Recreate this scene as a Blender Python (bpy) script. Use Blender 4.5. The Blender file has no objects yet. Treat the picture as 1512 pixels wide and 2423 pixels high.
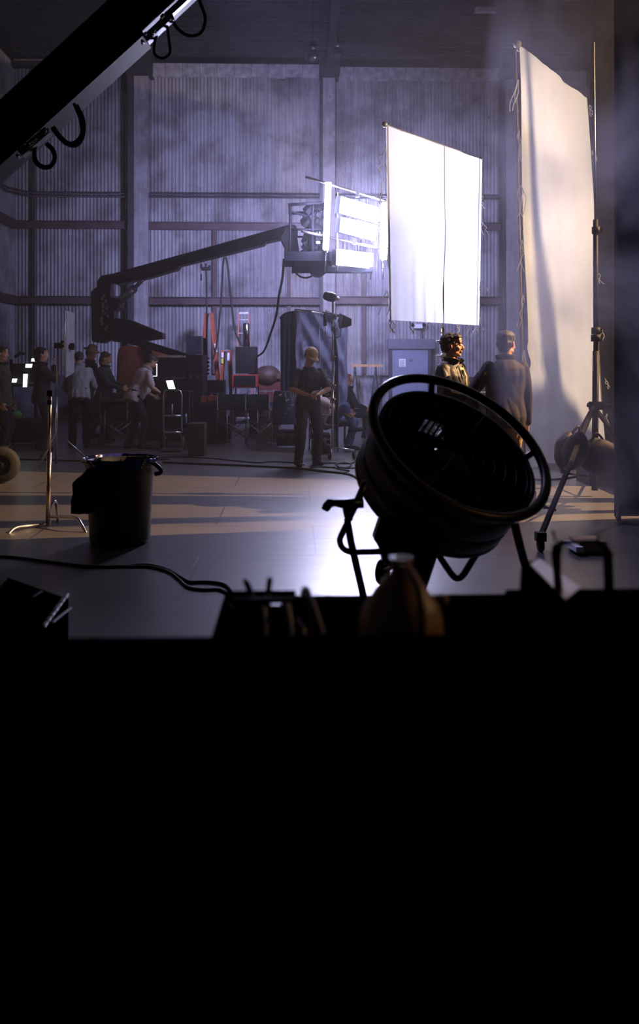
import bpy, math, random
from math import sin, cos, pi, radians, sqrt, atan2
from mathutils import Vector, Matrix, Euler, noise
random.seed(7)
C = bpy.context.scene.collection
scene = bpy.context.scene
# ------------------------------------------------------------------ camera
F, CX, HY, CAMZ, YAW = 2000.0, 756.0, 860.0, 1.5, radians(1.6)
cam_d = bpy.data.cameras.new('camera'); cam = bpy.data.objects.new('camera', cam_d); C.objects.link(cam)
cam.location = (0, 0, CAMZ); cam.rotation_euler = (pi/2, 0, -YAW)
cam_d.sensor_fit = 'HORIZONTAL'; cam_d.sensor_width = 36; cam_d.lens = 36*F/1512
cam_d.shift_y = (HY-1211.5)/1512
cam_d.clip_start = .05; cam_d.clip_end = 200
cam_d.dof.use_dof = True; cam_d.dof.focus_distance = 10.5; cam_d.dof.aperture_fstop = 2.4
scene.camera = cam
# ------------------------------------------------------------------ world, exposure, cycles
scene.view_settings.view_transform = 'Standard'; scene.view_settings.look = 'None'
scene.view_settings.exposure = 0.0; scene.view_settings.gamma = 1.0; scene.view_settings.use_curve_mapping = False
w = bpy.data.worlds.new('night'); scene.world = w; w.use_nodes = True
w.node_tree.nodes['Background'].inputs[0].default_value = (.35, .42, .7, 1)
w.node_tree.nodes['Background'].inputs[1].default_value = .005
cy = scene.cycles
cy.use_denoising = True; cy.max_bounces = 6; cy.diffuse_bounces = 3; cy.glossy_bounces = 3; cy.transmission_bounces = 4
cy.transparent_max_bounces = 8; cy.volume_bounces = 1; cy.sample_clamp_indirect = 4; cy.sample_clamp_direct = 0
cy.caustics_reflective = False; cy.caustics_refractive = False; cy.use_light_tree = True
cy.volume_step_rate = 4; cy.volume_max_steps = 48
BACK_P = (-2.2, 12.5, 9.0)
FILL_P = (3.9, 2.9, 2.3)
def aim(o, p, t):
    o.location = p; o.rotation_euler = (Vector(t)-Vector(p)).to_track_quat('-Z', 'Y').to_euler()
def spot(name, p, t, power, col, size, blend=.3, rad=.05):
    d = bpy.data.lights.new(name, 'SPOT'); d.energy = power; d.color = col; d.spot_size = radians(size); d.spot_blend = blend; d.shadow_soft_size = rad
    o = bpy.data.objects.new(name, d); C.objects.link(o); aim(o, p, t); return o
def area(name, p, t, power, col, sx, sy):
    d = bpy.data.lights.new(name, 'AREA'); d.shape = 'RECTANGLE'; d.size = sx; d.size_y = sy; d.energy = power; d.color = col
    o = bpy.data.objects.new(name, d); C.objects.link(o); aim(o, p, t); return o
WARM = (1, .60, .30); BLUE = (.50, .50, 1.0)
STRIPE_P = (9.2, 9.0, 7.0)
KEY_P = (8.6, 8.6, 4.6)
PANEL_L = 160.0        # radiance of the fluorescent banks
spot('stripe_lamp', STRIPE_P, (-.5, 9.2, .4), 17000, WARM, 50, .3, .004)
spot('key_lamp', KEY_P, (3.6, 13.0, 3.0), 2300, (1, .74, .50), 70, .35, .04)
spot('face_lamp', (8.2, 10.9, 2.3), (1.2, 9.6, 1.45), 420, WARM, 16, .4, .04)
spot('crew_lamp', (7.6, 11.4, 3.6), (-.6, 13.4, 1.2), 120, WARM, 26, .5, .05)
spot('added_wall_wash', (0.1, 16.4, 4.2), (-.4, 23.5, 3.9), 3000, BLUE, 108, .9, .4)  # added bare spot brightening the back wall, no fixture stands there
spot('added_wall_wash', (2.6, 17.5, 6.2), (6.0, 23.5, 3.5), 800, BLUE, 110, .9, .4)  # second added spot for the wall, right-hand side
spot('added_back_light', BACK_P, (2.6, 7.2, 1.6), 2600, BLUE, 28, .8, .15)  # added lamp so the smoke at the right catches blue light
spot('worktable_lamp', FILL_P, (.7, 3.0, 1.0), 42, WARM, 60, .6, .05)
# ------------------------------------------------------------------ pixel to place
def P(px, py, Y):
    dx = (px-CX)/F; dz = (HY-py)/F
    x, y = dx*cos(YAW)+sin(YAW), cos(YAW)-dx*sin(YAW)
    t = Y/y
    return Vector((x*t, Y, CAMZ+dz*t))
def G(px, py):
    dx = (px-CX)/F; dz = (HY-py)/F
    t = -CAMZ/dz
    return Vector(((dx*cos(YAW)+sin(YAW))*t, (cos(YAW)-dx*sin(YAW))*t, 0))
# ------------------------------------------------------------------ materials
MATS = {}
def mat(name, col, rough=.6, metal=0., var=.25, scale=8., bump=.0, bscale=None, spec=.5, emit=0., ecol=None, trans=0., coat=0.):
    if name in MATS: return MATS[name]
    m = bpy.data.materials.new(name); m.use_nodes = True; MATS[name] = m
    nt = m.node_tree; b = nt.nodes['Principled BSDF']
    b.inputs['Roughness'].default_value = rough; b.inputs['Metallic'].default_value = metal
    b.inputs['Specular IOR Level'].default_value = spec
    if coat: b.inputs['Coat Weight'].default_value = coat
    if trans: b.inputs['Transmission Weight'].default_value = trans
    tc = nt.nodes.new('ShaderNodeTexCoord'); nz = nt.nodes.new('ShaderNodeTexNoise')
    nz.inputs['Scale'].default_value = scale; nz.inputs['Detail'].default_value = 5
    nt.links.new(tc.outputs['Object'], nz.inputs['Vector'])
    rp = nt.nodes.new('ShaderNodeValToRGB')
    c = Vector(col[:3])
    rp.color_ramp.elements[0].position = .3; rp.color_ramp.elements[1].position = .7
    rp.color_ramp.elements[0].color = (*(c*(1-var)), 1); rp.color_ramp.elements[1].color = (*[min(1, q*(1+var*.6)) for q in c], 1)
    nt.links.new(nz.outputs['Fac'], rp.inputs[0]); nt.links.new(rp.outputs[0], b.inputs['Base Color'])
    if bump:
        n2 = nt.nodes.new('ShaderNodeTexNoise'); n2.inputs['Scale'].default_value = bscale or scale*3; n2.inputs['Detail'].default_value = 4
        nt.links.new(tc.outputs['Object'], n2.inputs['Vector'])
        bp = nt.nodes.new('ShaderNodeBump'); bp.inputs['Strength'].default_value = bump; bp.inputs['Distance'].default_value = .02
        nt.links.new(n2.outputs['Fac'], bp.inputs['Height']); nt.links.new(bp.outputs[0], b.inputs['Normal'])
    if emit:
        b.inputs['Emission Color'].default_value = (*(ecol or col), 1); b.inputs['Emission Strength'].default_value = emit
    return m
BLK = mat('black_paint', (.006, .006, .007), .55, 0, .3, 12, 0, None, .18)
BLKM = mat('black_metal', (.013, .013, .015), .55, .1, .3, 12, 0, None, .25)
RUB = mat('black_rubber', (.012, .012, .012), .7, 0, .3, 20, .1)
VEL = mat('black_velvet', (.0016, .0016, .0018), 1, 0, .3, 30, 0, None, 0)
STEEL = mat('brushed_steel', (.55, .56, .6), .28, 1, .2, 30)
DSTEEL = mat('dull_steel', (.30, .31, .34), .42, 1, .25, 25)
CHROME = mat('chrome', (.85, .86, .9), .12, 1, .05, 30)
BLUEC = mat('blue_drape_cloth', (.10, .12, .22), .75, 0, .25, 4, .2, 30)
DKCL = mat('dark_cloth', (.012, .013, .018), .95, 0, .3, 14, .3, 90, .2)
NAVY = mat('navy_cloth', (.022, .028, .065), .85, 0, .3, 12, .3, 70)
ORANGE = mat('orange_fibreglass', (.36, .08, .035), .45, 0, .2, 10)
ORPAINT = mat('faded_orange_paint', (.38, .11, .06), .5, 0, .35, 3, .1)
WHITEP = mat('white_plastic', (.75, .76, .8), .4, 0, .08, 10)
PAPER = mat('white_paper', (.8, .8, .82), .8, 0, .05, 10)
WOOD = mat('raw_wood', (.42, .27, .13), .6, 0, .35, 9, .1)
DWOOD = mat('dark_wood', (.05, .028, .018), .6, 0, .4, 7, .15)
REDM = mat('red_enamel', (.33, .035, .03), .4, 0, .25, 8)
SKIN = mat('skin', (.55, .30, .19), .5, 0, .12, 20, .05)
YEL = mat('yellow_sticker', (.6, .6, .1), .5)
# ------------------------------------------------------------------ mesh building
WM = {}
def wm(o):
    return WM.get(o.name, Matrix.Identity(4))
def tag(o, label=None, cat=None, group=None, kind=None):
    if label: o['label'] = label
    if cat: o['category'] = cat
    if group: o['group'] = group
    if kind: o['kind'] = kind
    return o
def T(name, label, cat, loc, rz=0, group=None):
    o = bpy.data.objects.new(name, None); C.objects.link(o); o.empty_display_size = .1
    o.location = loc; o.rotation_euler = (0, 0, rz)
    WM[o.name] = Matrix.Translation(Vector(loc)) @ Matrix.Rotation(rz, 4, 'Z')
    return tag(o, label, cat, group)
def frame(d, up=(0, 0, 1)):
    d = Vector(d).normalized(); up = Vector(up)
    if abs(d.dot(up)) > .98: up = Vector((0, 1, 0)) if abs(d.y) < .9 else Vector((1, 0, 0))
    s = d.cross(up).normalized(); u = s.cross(d).normalized()
    return s, d, u
def smooth_path(pts, n=6):
    pts = [Vector(p) for p in pts]
    if len(pts) < 3: return pts
    out = []
    for i in range(len(pts)-1):
        a = pts[max(i-1, 0)]; b = pts[i]; c = pts[i+1]; d = pts[min(i+2, len(pts)-1)]
        for k in range(n):
            t = k/n
            out.append(.5*((2*b)+(c-a)*t+(2*a-5*b+4*c-d)*t*t+(3*b-a-3*c+d)*t**3))
    out.append(pts[-1]); return out
class MB:
    def __init__(s): s.v = []; s.f = []; s.sm = []
    def add(s, v, f, smooth=False):
        n = len(s.v); s.v += [Vector(q) for q in v]; s.f += [tuple(i+n for i in q) for q in f]; s.sm += [smooth]*len(f); return s
    def box(s, c, size, rot=None):
        c = Vector(c); h = Vector(size)*.5; R = rot if rot is not None else Matrix.Identity(3)
        if isinstance(R, (tuple, list)): R = Euler(R).to_matrix()
        v = [c+R@Vector((x*h.x, y*h.y, z*h.z)) for z in (-1, 1) for y in (-1, 1) for x in (-1, 1)]
        return s.add(v, [(0, 2, 3, 1), (4, 5, 7, 6), (0, 1, 5, 4), (2, 6, 7, 3), (0, 4, 6, 2), (1, 3, 7, 5)])
    def bb(s, a, b):
        a = Vector(a); b = Vector(b); return s.box((a+b)/2, [abs(q) for q in (b-a)])
    def bar(s, p, q, w, h, up=(0, 0, 1), w2=None, h2=None):
        p = Vector(p); q = Vector(q); a, d, u = frame(q-p, up); w2 = w2 or w; h2 = h2 or h
        v = [p+a*x*w/2+u*z*h/2 for z in (-1, 1) for x in (-1, 1)]+[q+a*x*w2/2+u*z*h2/2 for z in (-1, 1) for x in (-1, 1)]
        return s.add(v, [(0, 1, 3, 2), (4, 6, 7, 5), (0, 4, 5, 1), (2, 3, 7, 6), (0, 2, 6, 4), (1, 5, 7, 3)])
    def tube(s, pts, r, n=8, sm=False, closed=False, caps=True):
        pts = smooth_path(pts) if sm else [Vector(p) for p in pts]
        rr = r if isinstance(r, (list, tuple)) else [r]*len(pts)
        m = len(pts); base = len(s.v); prev = None
        for i, p in enumerate(pts):
            if closed: d = pts[(i+1) % m]-pts[i-1]
            else: d = pts[min(i+1, m-1)]-pts[max(i-1, 0)]
            if d.length < 1e-9: d = Vector((0, 0, 1))
            d.normalize()
            if prev is None: a, _, u = frame(d)
            else:
                u = prev-d*prev.dot(d)
                if u.length < 1e-6: a, _, u = frame(d)
                u.normalize(); a = d.cross(u)
            prev = u
            for k in range(n):
                t = 2*pi*k/n; s.v.append(p+(a*cos(t)+u*sin(t))*rr[i])
        for i in range(m if closed else m-1):
            j = (i+1) % m
            for k in range(n):
                s.f.append((base+i*n+k, base+i*n+(k+1) % n, base+j*n+(k+1) % n, base+j*n+k)); s.sm.append(True)
        if caps and not closed:
            s.f.append(tuple(base+k for k in range(n))[::-1]); s.sm.append(False)
            s.f.append(tuple(base+(m-1)*n+k for k in range(n))); s.sm.append(False)
        return s
    def cyl(s, p, q, r, r2=None, n=16): return s.tube([p, q], [r, r if r2 is None else r2], n)
    def lathe(s, o, ax, prof, n=24, ang=2*pi):
        o = Vector(o); a, d, u = frame(ax); base = len(s.v); m = len(prof); full = ang > 6.28
        cols = n if full else n+1
        for (r, z) in prof:
            for k in range(cols):
                t = ang*k/n; s.v.append(o+d*z+(a*cos(t)+u*sin(t))*max(r, 1e-5))
        for i in range(m-1):
            for k in range(n):
                k2 = (k+1) % cols
                s.f.append((base+i*cols+k, base+i*cols+k2, base+(i+1)*cols+k2, base+(i+1)*cols+k)); s.sm.append(True)
        return s
    def sph(s, c, r, n=12, R=None):
        c = Vector(c); r = (r, r, r) if not isinstance(r, (tuple, list)) else r; base = len(s.v); R = R or Matrix.Identity(3)
        for i in range(n+1):
            th = pi*i/n
            for k in range(2*n):
                ph = pi*k/n; s.v.append(c+R@Vector((r[0]*sin(th)*cos(ph), r[1]*sin(th)*sin(ph), r[2]*cos(th))))
        for i in range(n):
            for k in range(2*n):
                k2 = (k+1) % (2*n); s.f.append((base+i*2*n+k, base+(i+1)*2*n+k, base+(i+1)*2*n+k2, base+i*2*n+k2)); s.sm.append(True)
        return s
    def prism(s, poly, off):
        off = Vector(off); n = len(poly); v = [Vector(p) for p in poly]; v += [p+off for p in v]
        return s.add(v, [tuple(range(n))[::-1], tuple(range(n, 2*n))]+[(i, (i+1) % n, (i+1) % n+n, i+n) for i in range(n)])
    def grid(s, fn, nu, nv, smooth=True):
        v = [fn(i/nu, j/nv) for j in range(nv+1) for i in range(nu+1)]
        f = [(j*(nu+1)+i, j*(nu+1)+i+1, (j+1)*(nu+1)+i+1, (j+1)*(nu+1)+i) for j in range(nv) for i in range(nu)]
        return s.add(v, f, smooth)
    def build(s, name, m, parent=None, label=None, cat=None, group=None, kind=None, bevel=0, solid=0, local=False, sub=0):
        me = bpy.data.meshes.new(name)
        if parent is not None:
            Mx = Matrix.Identity(4) if local else wm(parent).inverted(); loc = None
            v = [Mx@p for p in s.v] if not local else s.v
        else:
            lo = Vector([min(p[i] for p in s.v) for i in range(3)]); hi = Vector([max(p[i] for p in s.v) for i in range(3)])
            loc = Vector(((lo.x+hi.x)/2, (lo.y+hi.y)/2, lo.z)); v = [p-loc for p in s.v]
        me.from_pydata([tuple(p) for p in v], [], s.f); me.polygons.foreach_set('use_smooth', s.sm); me.update()
        o = bpy.data.objects.new(name, me); C.objects.link(o)
        for q in (m if isinstance(m, (list, tuple)) else [m]): me.materials.append(q)
        if parent is not None: o.parent = parent; WM[o.name] = wm(parent)
        else: o.location = loc; WM[o.name] = Matrix.Translation(loc)
        if bevel:
            b = o.modifiers.new('bevel', 'BEVEL'); b.width = bevel; b.segments = 2; b.limit_method = 'ANGLE'
        if solid:
            b = o.modifiers.new('solid', 'SOLIDIFY'); b.thickness = solid; b.offset = 0
        if sub:
            b = o.modifiers.new('sub', 'SUBSURF'); b.levels = b.render_levels = sub
        return tag(o, label, cat, group, kind)
def copy_tree(o, parent=None):
    c = o.copy(); C.objects.link(c)
    if parent is not None: c.parent = parent
    for ch in [q for q in bpy.data.objects if q.parent == o]: copy_tree(ch, c)
    return c
def S(name, mb, m, **k): return mb.build(name, m, kind='structure', **k)
# ------------------------------------------------------------------ building materials
def wall_mat(name, base, dirt):
    m = bpy.data.materials.new(name); m.use_nodes = True; nt = m.node_tree; b = nt.nodes['Principled BSDF']; N = nt.nodes.new; L = nt.links.new
    tc = N('ShaderNodeTexCoord')
    n1 = N('ShaderNodeTexNoise'); n1.inputs['Scale'].default_value = .9; n1.inputs['Detail'].default_value = 8; n1.inputs['Roughness'].default_value = .65
    mp = N('ShaderNodeMapping'); mp.inputs['Scale'].default_value = (5, 5, .35)
    n2 = N('ShaderNodeTexNoise'); n2.inputs['Scale'].default_value = 2.2; n2.inputs['Detail'].default_value = 6
    n3 = N('ShaderNodeTexNoise'); n3.inputs['Scale'].default_value = 26; n3.inputs['Detail'].default_value = 3
    L(tc.outputs['Object'], n1.inputs['Vector']); L(tc.outputs['Object'], mp.inputs[0]); L(mp.outputs[0], n2.inputs['Vector']); L(tc.outputs['Object'], n3.inputs['Vector'])
    r1 = N('ShaderNodeValToRGB'); r1.color_ramp.elements[0].position = .38; r1.color_ramp.elements[0].color = (*dirt, 1); r1.color_ramp.elements[1].position = .55; r1.color_ramp.elements[1].color = (*base, 1)
    L(n1.outputs['Fac'], r1.inputs[0])
    mx = N('ShaderNodeMix'); mx.data_type = 'RGBA'; mx.blend_type = 'MULTIPLY'; mx.inputs[0].default_value = .55
    L(r1.outputs[0], mx.inputs[6])
    r2 = N('ShaderNodeValToRGB'); r2.color_ramp.elements[0].position = .35; r2.color_ramp.elements[0].color = (.5, .47, .45, 1); r2.color_ramp.elements[1].position = .6; r2.color_ramp.elements[1].color = (1, 1, 1, 1)
    L(n2.outputs['Fac'], r2.inputs[0]); L(r2.outputs[0], mx.inputs[7])
    # nail spots and scars
    vr = N('ShaderNodeTexVoronoi'); vr.inputs['Scale'].default_value = 2.4; L(tc.outputs['Object'], vr.inputs['Vector'])
    r3 = N('ShaderNodeValToRGB'); r3.color_ramp.elements[0].position = .04; r3.color_ramp.elements[0].color = (.35, .33, .33, 1); r3.color_ramp.elements[1].position = .09; r3.color_ramp.elements[1].color = (1, 1, 1, 1)
    L(vr.outputs['Distance'], r3.inputs[0])
    m2 = N('ShaderNodeMix'); m2.data_type = 'RGBA'; m2.blend_type = 'MULTIPLY'; m2.inputs[0].default_value = .8
    L(mx.outputs[2], m2.inputs[6]); L(r3.outputs[0], m2.inputs[7]); L(m2.outputs[2], b.inputs['Base Color'])
    bp = N('ShaderNodeBump'); bp.inputs['Strength'].default_value = .35; bp.inputs['Distance'].default_value = .03
    L(n3.outputs['Fac'], bp.inputs['Height']); L(bp.outputs[0], b.inputs['Normal'])
    b.inputs['Roughness'].default_value = .62
    return m
CORR = wall_mat('corrugated_sheet', (.36, .36, .38), (.17, .16, .165))
CONC = wall_mat('mottled_block', (.24, .25, .30), (.07, .075, .10))
def floor_mat():
    m = bpy.data.materials.new('worn_floor_boards'); m.use_nodes = True; nt = m.node_tree; b = nt.nodes['Principled BSDF']; N = nt.nodes.new; L = nt.links.new
    tc = N('ShaderNodeTexCoord'); mp = N('ShaderNodeMapping'); mp.inputs['Location'].default_value = (-.158+.0, -.5+.0, 0)
    L(tc.outputs['Object'], mp.inputs[0])
    br = N('ShaderNodeTexBrick'); br.offset = .37; br.inputs['Scale'].default_value = 1; br.inputs['Brick Width'].default_value = 2.44; br.inputs['Row Height'].default_value = 1.22
    br.inputs['Mortar Size'].default_value = .008; br.inputs['Mortar Smooth'].default_value = .1
    br.inputs['Color1'].default_value = (.085, .078, .072, 1); br.inputs['Color2'].default_value = (.105, .095, .086, 1); br.inputs['Mortar'].default_value = (.02, .02, .02, 1)
    L(mp.outputs[0], br.inputs['Vector'])
    nz = N('ShaderNodeTexNoise'); nz.inputs['Scale'].default_value = 1.3; nz.inputs['Detail'].default_value = 9; nz.inputs['Roughness'].default_value = .7; L(tc.outputs['Object'], nz.inputs['Vector'])
    m2 = N('ShaderNodeMapping'); m2.inputs['Scale'].default_value = (.6, 6, 1); L(tc.outputs['Object'], m2.inputs[0])
    n2 = N('ShaderNodeTexNoise'); n2.inputs['Scale'].default_value = 3; n2.inputs['Detail'].default_value = 8; L(m2.outputs[0], n2.inputs['Vector'])
    mx = N('ShaderNodeMix'); mx.data_type = 'RGBA'; mx.blend_type = 'MULTIPLY'; mx.inputs[0].default_value = .6
    rp = N('ShaderNodeValToRGB'); rp.color_ramp.elements[0].position = .3; rp.color_ramp.elements[0].color = (.55, .55, .55, 1); rp.color_ramp.elements[1].position = .65
    L(nz.outputs['Fac'], rp.inputs[0]); L(br.outputs[0], mx.inputs[6]); L(rp.outputs[0], mx.inputs[7]); L(mx.outputs[2], b.inputs['Base Color'])
    rr = N('ShaderNodeMapRange'); rr.inputs[3].default_value = .26; rr.inputs[4].default_value = .48; L(n2.outputs['Fac'], rr.inputs[0]); L(rr.outputs[0], b.inputs['Roughness'])
    md = N('ShaderNodeMath'); md.operation = 'MULTIPLY'; md.inputs[1].default_value = -.6; L(br.outputs['Fac'], md.inputs[0])
    ad = N('ShaderNodeMath'); ad.operation = 'ADD'; L(md.outputs[0], ad.inputs[0])
    ml = N('ShaderNodeMath'); ml.operation = 'MULTIPLY'; ml.inputs[1].default_value = .12; L(n2.outputs['Fac'], ml.inputs[0]); L(ml.outputs[0], ad.inputs[1])
    bp = N('ShaderNodeBump'); bp.inputs['Strength'].default_value = .5; bp.inputs['Distance'].default_value = .01
    L(ad.outputs[0], bp.inputs['Height']); L(bp.outputs[0], b.inputs['Normal'])
    b.inputs['Specular IOR Level'].default_value = 1.0; b.inputs['Coat Weight'].default_value = .4; b.inputs['Coat Roughness'].default_value = .36
    return m
FLOOR = floor_mat()
ROOF = mat('dark_roof_boards', (.05, .047, .05), .8, 0, .4, 2.5, .2)
STEELB = mat('rust_red_girder', (.075, .045, .05), .6, 0, .35, 5, .2)
DARKST = mat('dark_steel_frame', (.035, .035, .045), .6, 0, .3, 5)
WY = 23.5
XL, XR = P(35, 500, WY).x, 9.6
ZT = P(800, 160, WY).z
# ------------------------------------------------------------------ the hall
fl = MB(); fl.add([(XL-.2, -3, 0), (XR+.2, -3, 0), (XR+.2, WY+.3, 0), (XL-.2, WY+.3, 0), (XL-.2, -3, -.2), (XR+.2, -3, -.2), (XR+.2, WY+.3, -.2), (XL-.2, WY+.3, -.2)],
                  [(0, 1, 2, 3), (7, 6, 5, 4), (0, 4, 5, 1), (1, 5, 6, 2), (2, 6, 7, 3), (3, 7, 4, 0)])
me = bpy.data.meshes.new('floor'); me.from_pydata([tuple(v) for v in fl.v], [], fl.f); me.materials.append(FLOOR)
o = bpy.data.objects.new('floor', me); C.objects.link(o); o['kind'] = 'structure'
def corr(a, b, z0, z1, nrm, per=.098, amp=.02):
    a = Vector(a); b = Vector(b); L = (b-a).length; n = int(L/per*8); d = (b-a)/L; nrm = Vector(nrm); m = MB()
    nv = 14
    def fn(u, v):
        x = u*L; z = z0+(z1-z0)*v
        w = amp*sin(2*pi*x/per)+.012*noise.noise(Vector((x*1.1, z*.9, 3)))
        p = a+d*x+nrm*w; return Vector((p.x, p.y, z))
    m.grid(fn, n, nv); return m
bw = corr((XL, WY, 0), (XR, WY, 0), 1.02, ZT-.02, (0, -1, 0))
bw.bb((XL-.1, WY+.05, 0), (XR+.1, WY+.3, ZT))
S('wall_back', bw, CORR)
lw = corr((XL, -2, 0), (XL, WY, 0), 0, ZT, (1, 0, 0)); lw.bb((XL-.3, -2, 0), (XL-.05, WY, ZT)); S('wall_left', lw, CORR)
rw = corr((XR, -2, 0), (XR, WY, 0), 0, ZT, (-1, 0, 0)); rw.bb((XR+.05, -2, 0), (XR+.3, WY, ZT)); S('wall_right', rw, CORR)
kw = MB(); kw.grid(lambda u, v: Vector((XL+(XR-XL)*u, WY-.16+.012*noise.noise(Vector((u*60, v*4, 0))), 1.17*v)), 160, 8); kw.bb((XL, WY-.13, 0), (XR, WY+.02, 1.17)); S('trim_1', kw, CONC)
tk = MB(); tk.bb((XL, WY-.34, 0), (XR, WY-.17, .05)); S('trim_2', tk, mat('pale_floor_strip', (.42, .38, .32), .6))
# roof: sloping deck of narrow boards
RS = .16
def rz(Y): return ZT+RS*(WY-Y)
rf = MB()
def rfn(u, v):
    Y = WY-25*v; return Vector((XL-.3+(XR-XL+.6)*u, Y, rz(Y)+.3))
rf.grid(rfn, 1, 1, False)
rf.add([(XL-.3, WY+.3, rz(WY)+.5), (XR+.3, WY+.3, rz(WY)+.5), (XR+.3, -2, rz(-2)+.5), (XL-.3, -2, rz(-2)+.5)], [(0, 1, 2, 3)])
for i in range(110):
    Y = WY-.1-i*.22
    rf.box(((XL+XR)/2, Y, rz(Y)+.27), (XR-XL, .185, .03), (-math.atan(RS), 0, 0))
S('ceiling', rf, ROOF)
k = 3
def trim(mb, m):
    global k
    S('trim_%d' % k, mb, m); k += 1
def wallx(px, Y=WY): return P(px, 500, Y).x
# columns: boxed pilasters sheeted with the same metal, dark strip on their left standing in for shade
cols = [(303, 350), (757, 793), (1187, 1230), (-160, -115)]
for a, b in cols:
    x0, x1 = wallx(a, WY-.35), wallx(b, WY-.35)
    if x0 < XL: continue
    m = MB(); xm = x0+(.16 if a == 303 else .08)
    m.bb((xm, WY-.35, 0), (x1, WY, ZT-.35 if a != 303 else ZT-.1))
    m2 = MB(); m2.bb((x0, WY-.42, 0), (xm, WY, ZT)); m2.bb((x0-.02, WY-.5, ZT-.4), (x1+.1, WY, ZT+.25))
    trim(m, CORR); trim(m2, DARKST)
# horizontal girders between columns
def zy(py, Y): return P(700, py, Y).z
Yg = WY-.22
for (pa, pb) in [(35, 303), (354, 757), (793, 1190), (1240, 1420)]:
    for (py0, py1) in [(527, 545), (703, 721)]:
        off = 2 if pa < 300 else (-1 if pa < 700 else 4)
        m = MB(); x0, x1 = wallx(pa, Yg), wallx(pb, Yg); z0, z1 = zy(py1-off*.5, Yg), zy(py0-off*.5, Yg)
        m.bb((x0, Yg-.02, z0), (x1, Yg, z1)); m.bb((x0, Yg-.10, z0), (x1, Yg-.02, z0+.02)); m.bb((x0, Yg-.10, z1-.02), (x1, Yg-.02, z1)); m.bb((x0, Yg, z0+.05), (x1, WY-.03, z1-.05))
        for q in range(int((x1-x0)/1.3)):
            for dz in (.06, -.06): m.cyl((x0+.2+q*1.3, Yg-.05, (z0+z1)/2+dz), (x0+.2+q*1.3, Yg-.02, (z0+z1)/2+dz), .014, n=6)
        trim(m, STEELB)
for py0, py1 in [(527, 545), (703, 721)]:
    m = MB(); m.bb((XL+.02, 2, zy(py1, Yg)), (XL+.2, Yg-.1, zy(py0, Yg))); trim(m, STEELB)
for px, pt, pb, w in [(75, 165, 900, .07), (507, 545, 885, .12), (684, 545, 885, .10), (862, 545, 885, .10), (1, 165, 1000, .05)]:
    x = wallx(px, Yg); m = MB()
    if px == 1: m.bb((XL+.02, 21, 0), (XL+.1, 21.08, ZT))
    else: m.bb((x-w/2, WY-.12, zy(pb, Yg)), (x+w/2, WY-.02, zy(pt, Yg)))
    trim(m, STEELB if px > 400 else DARKST)
# header strip of peeled boards under the roof
for pa, pb, pt, pbm in [(352, 757, 153, 186), (795, 1205, 158, 190), (1240, 1385, 163, 200), (35, 160, 147, 160)]:
    m = MB(); x0, x1 = wallx(pa), wallx(pb); z0, z1 = zy(pbm, WY-.1), zy(pt, WY-.1); n = int((x1-x0)/.45)
    for i in range(n):
        d = (x1-x0)/n; m.bb((x0+i*d+.005, WY-.12-.015*random.random(), z0+.05*random.random()), (x0+(i+1)*d-.005, WY-.05, z1))
    trim(m, mat('peeled_header_boards', (.40, .40, .42), .7, 0, .4, 6, .2))
m = MB(); m.bb((XL, WY-.35, zy(172, WY)), (wallx(345), WY-.1, zy(160, WY))); trim(m, DARKST)
# rafters
for px in (780, -400, 1960):
    x = P(px, 150, WY).x; m = MB()
    m.bar((x, WY-.3, rz(WY-.3)-.02), (x, -1.5, rz(-1.5)-.02), .2, .5); trim(m, DARKST)
for Y in (19.2, 15, 11, 7):
    m = MB(); m.bb((XL, Y-.08, rz(Y)-.02), (XR, Y+.08, rz(Y)+.24)); trim(m, DARKST)
# conduits
cdm = mat('dark_conduit', (.03, .03, .04), .5)
for i, py in enumerate((460, 468)):
    z = zy(py, WY-.2); m = MB()
    m.tube([(XL+.12, 4, z+.0), (XL+.12, WY-.9, z), (XL+.55, WY-.2-.03*i, z), (XR-.1, WY-.2-.03*i, z)], .028, 8)
    m.build('conduit', cdm, label='upper of the two dark conduits along the corrugated back wall' if i == 0 else 'lower of the two dark conduits along the corrugated back wall', cat='pipe')
# door in the back wall
DX0, DX1 = wallx(921), wallx(1013); DZ = P(960, 826, WY).z
d = T('door_1', None, None, ((DX0+DX1)/2, WY-.22, 0)); d['kind'] = 'structure'
DOORM = mat('grey_blue_door_paint', (.20, .22, .32), .5, 0, .1, 4)
m = MB(); m.bb((DX0+.05, WY-.25, .02), (DX1-.05, WY-.20, DZ)); m.build('door_leaf', DOORM, d)
m = MB(); m.bb((DX0-.04, WY-.28, 0), (DX0+.05, WY-.15, DZ+.05)); m.bb((DX1-.05, WY-.28, 0), (DX1+.04, WY-.15, DZ+.05)); m.build('door_frame', DARKST, d)
m = MB(); m.bb((wallx(915), WY-.34, DZ), (wallx(1024), WY-.12, P(960, 803, WY).z)); m.build('lintel', mat('grey_lintel', (.11, .12, .16), .6), d)
m = MB(); p = P(971, 851, WY-.27); m.cyl(p+Vector((0, .03, 0)), p-Vector((0, .04, 0)), .035); m.build('door_knob', STEEL, d)
m = MB(); a = P(944, 849, WY-.26); b = P(960, 868, WY-.26); m.bb((a.x, WY-.262, b.z), (b.x, WY-.256, a.z))
nt = m.build('paper_notice', PAPER, label='white paper notice taped on the grey door', cat='notice')
lines = MB()
for i in range(5):
    z = a.z-.05-i*.035; lines.bb((a.x+.03, WY-.266, z-.005), (b.x-.03-(i % 2)*.03, WY-.263, z+.005))
lines.build('printed_lines', mat('ink', (.05, .05, .06), .8), nt)
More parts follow.
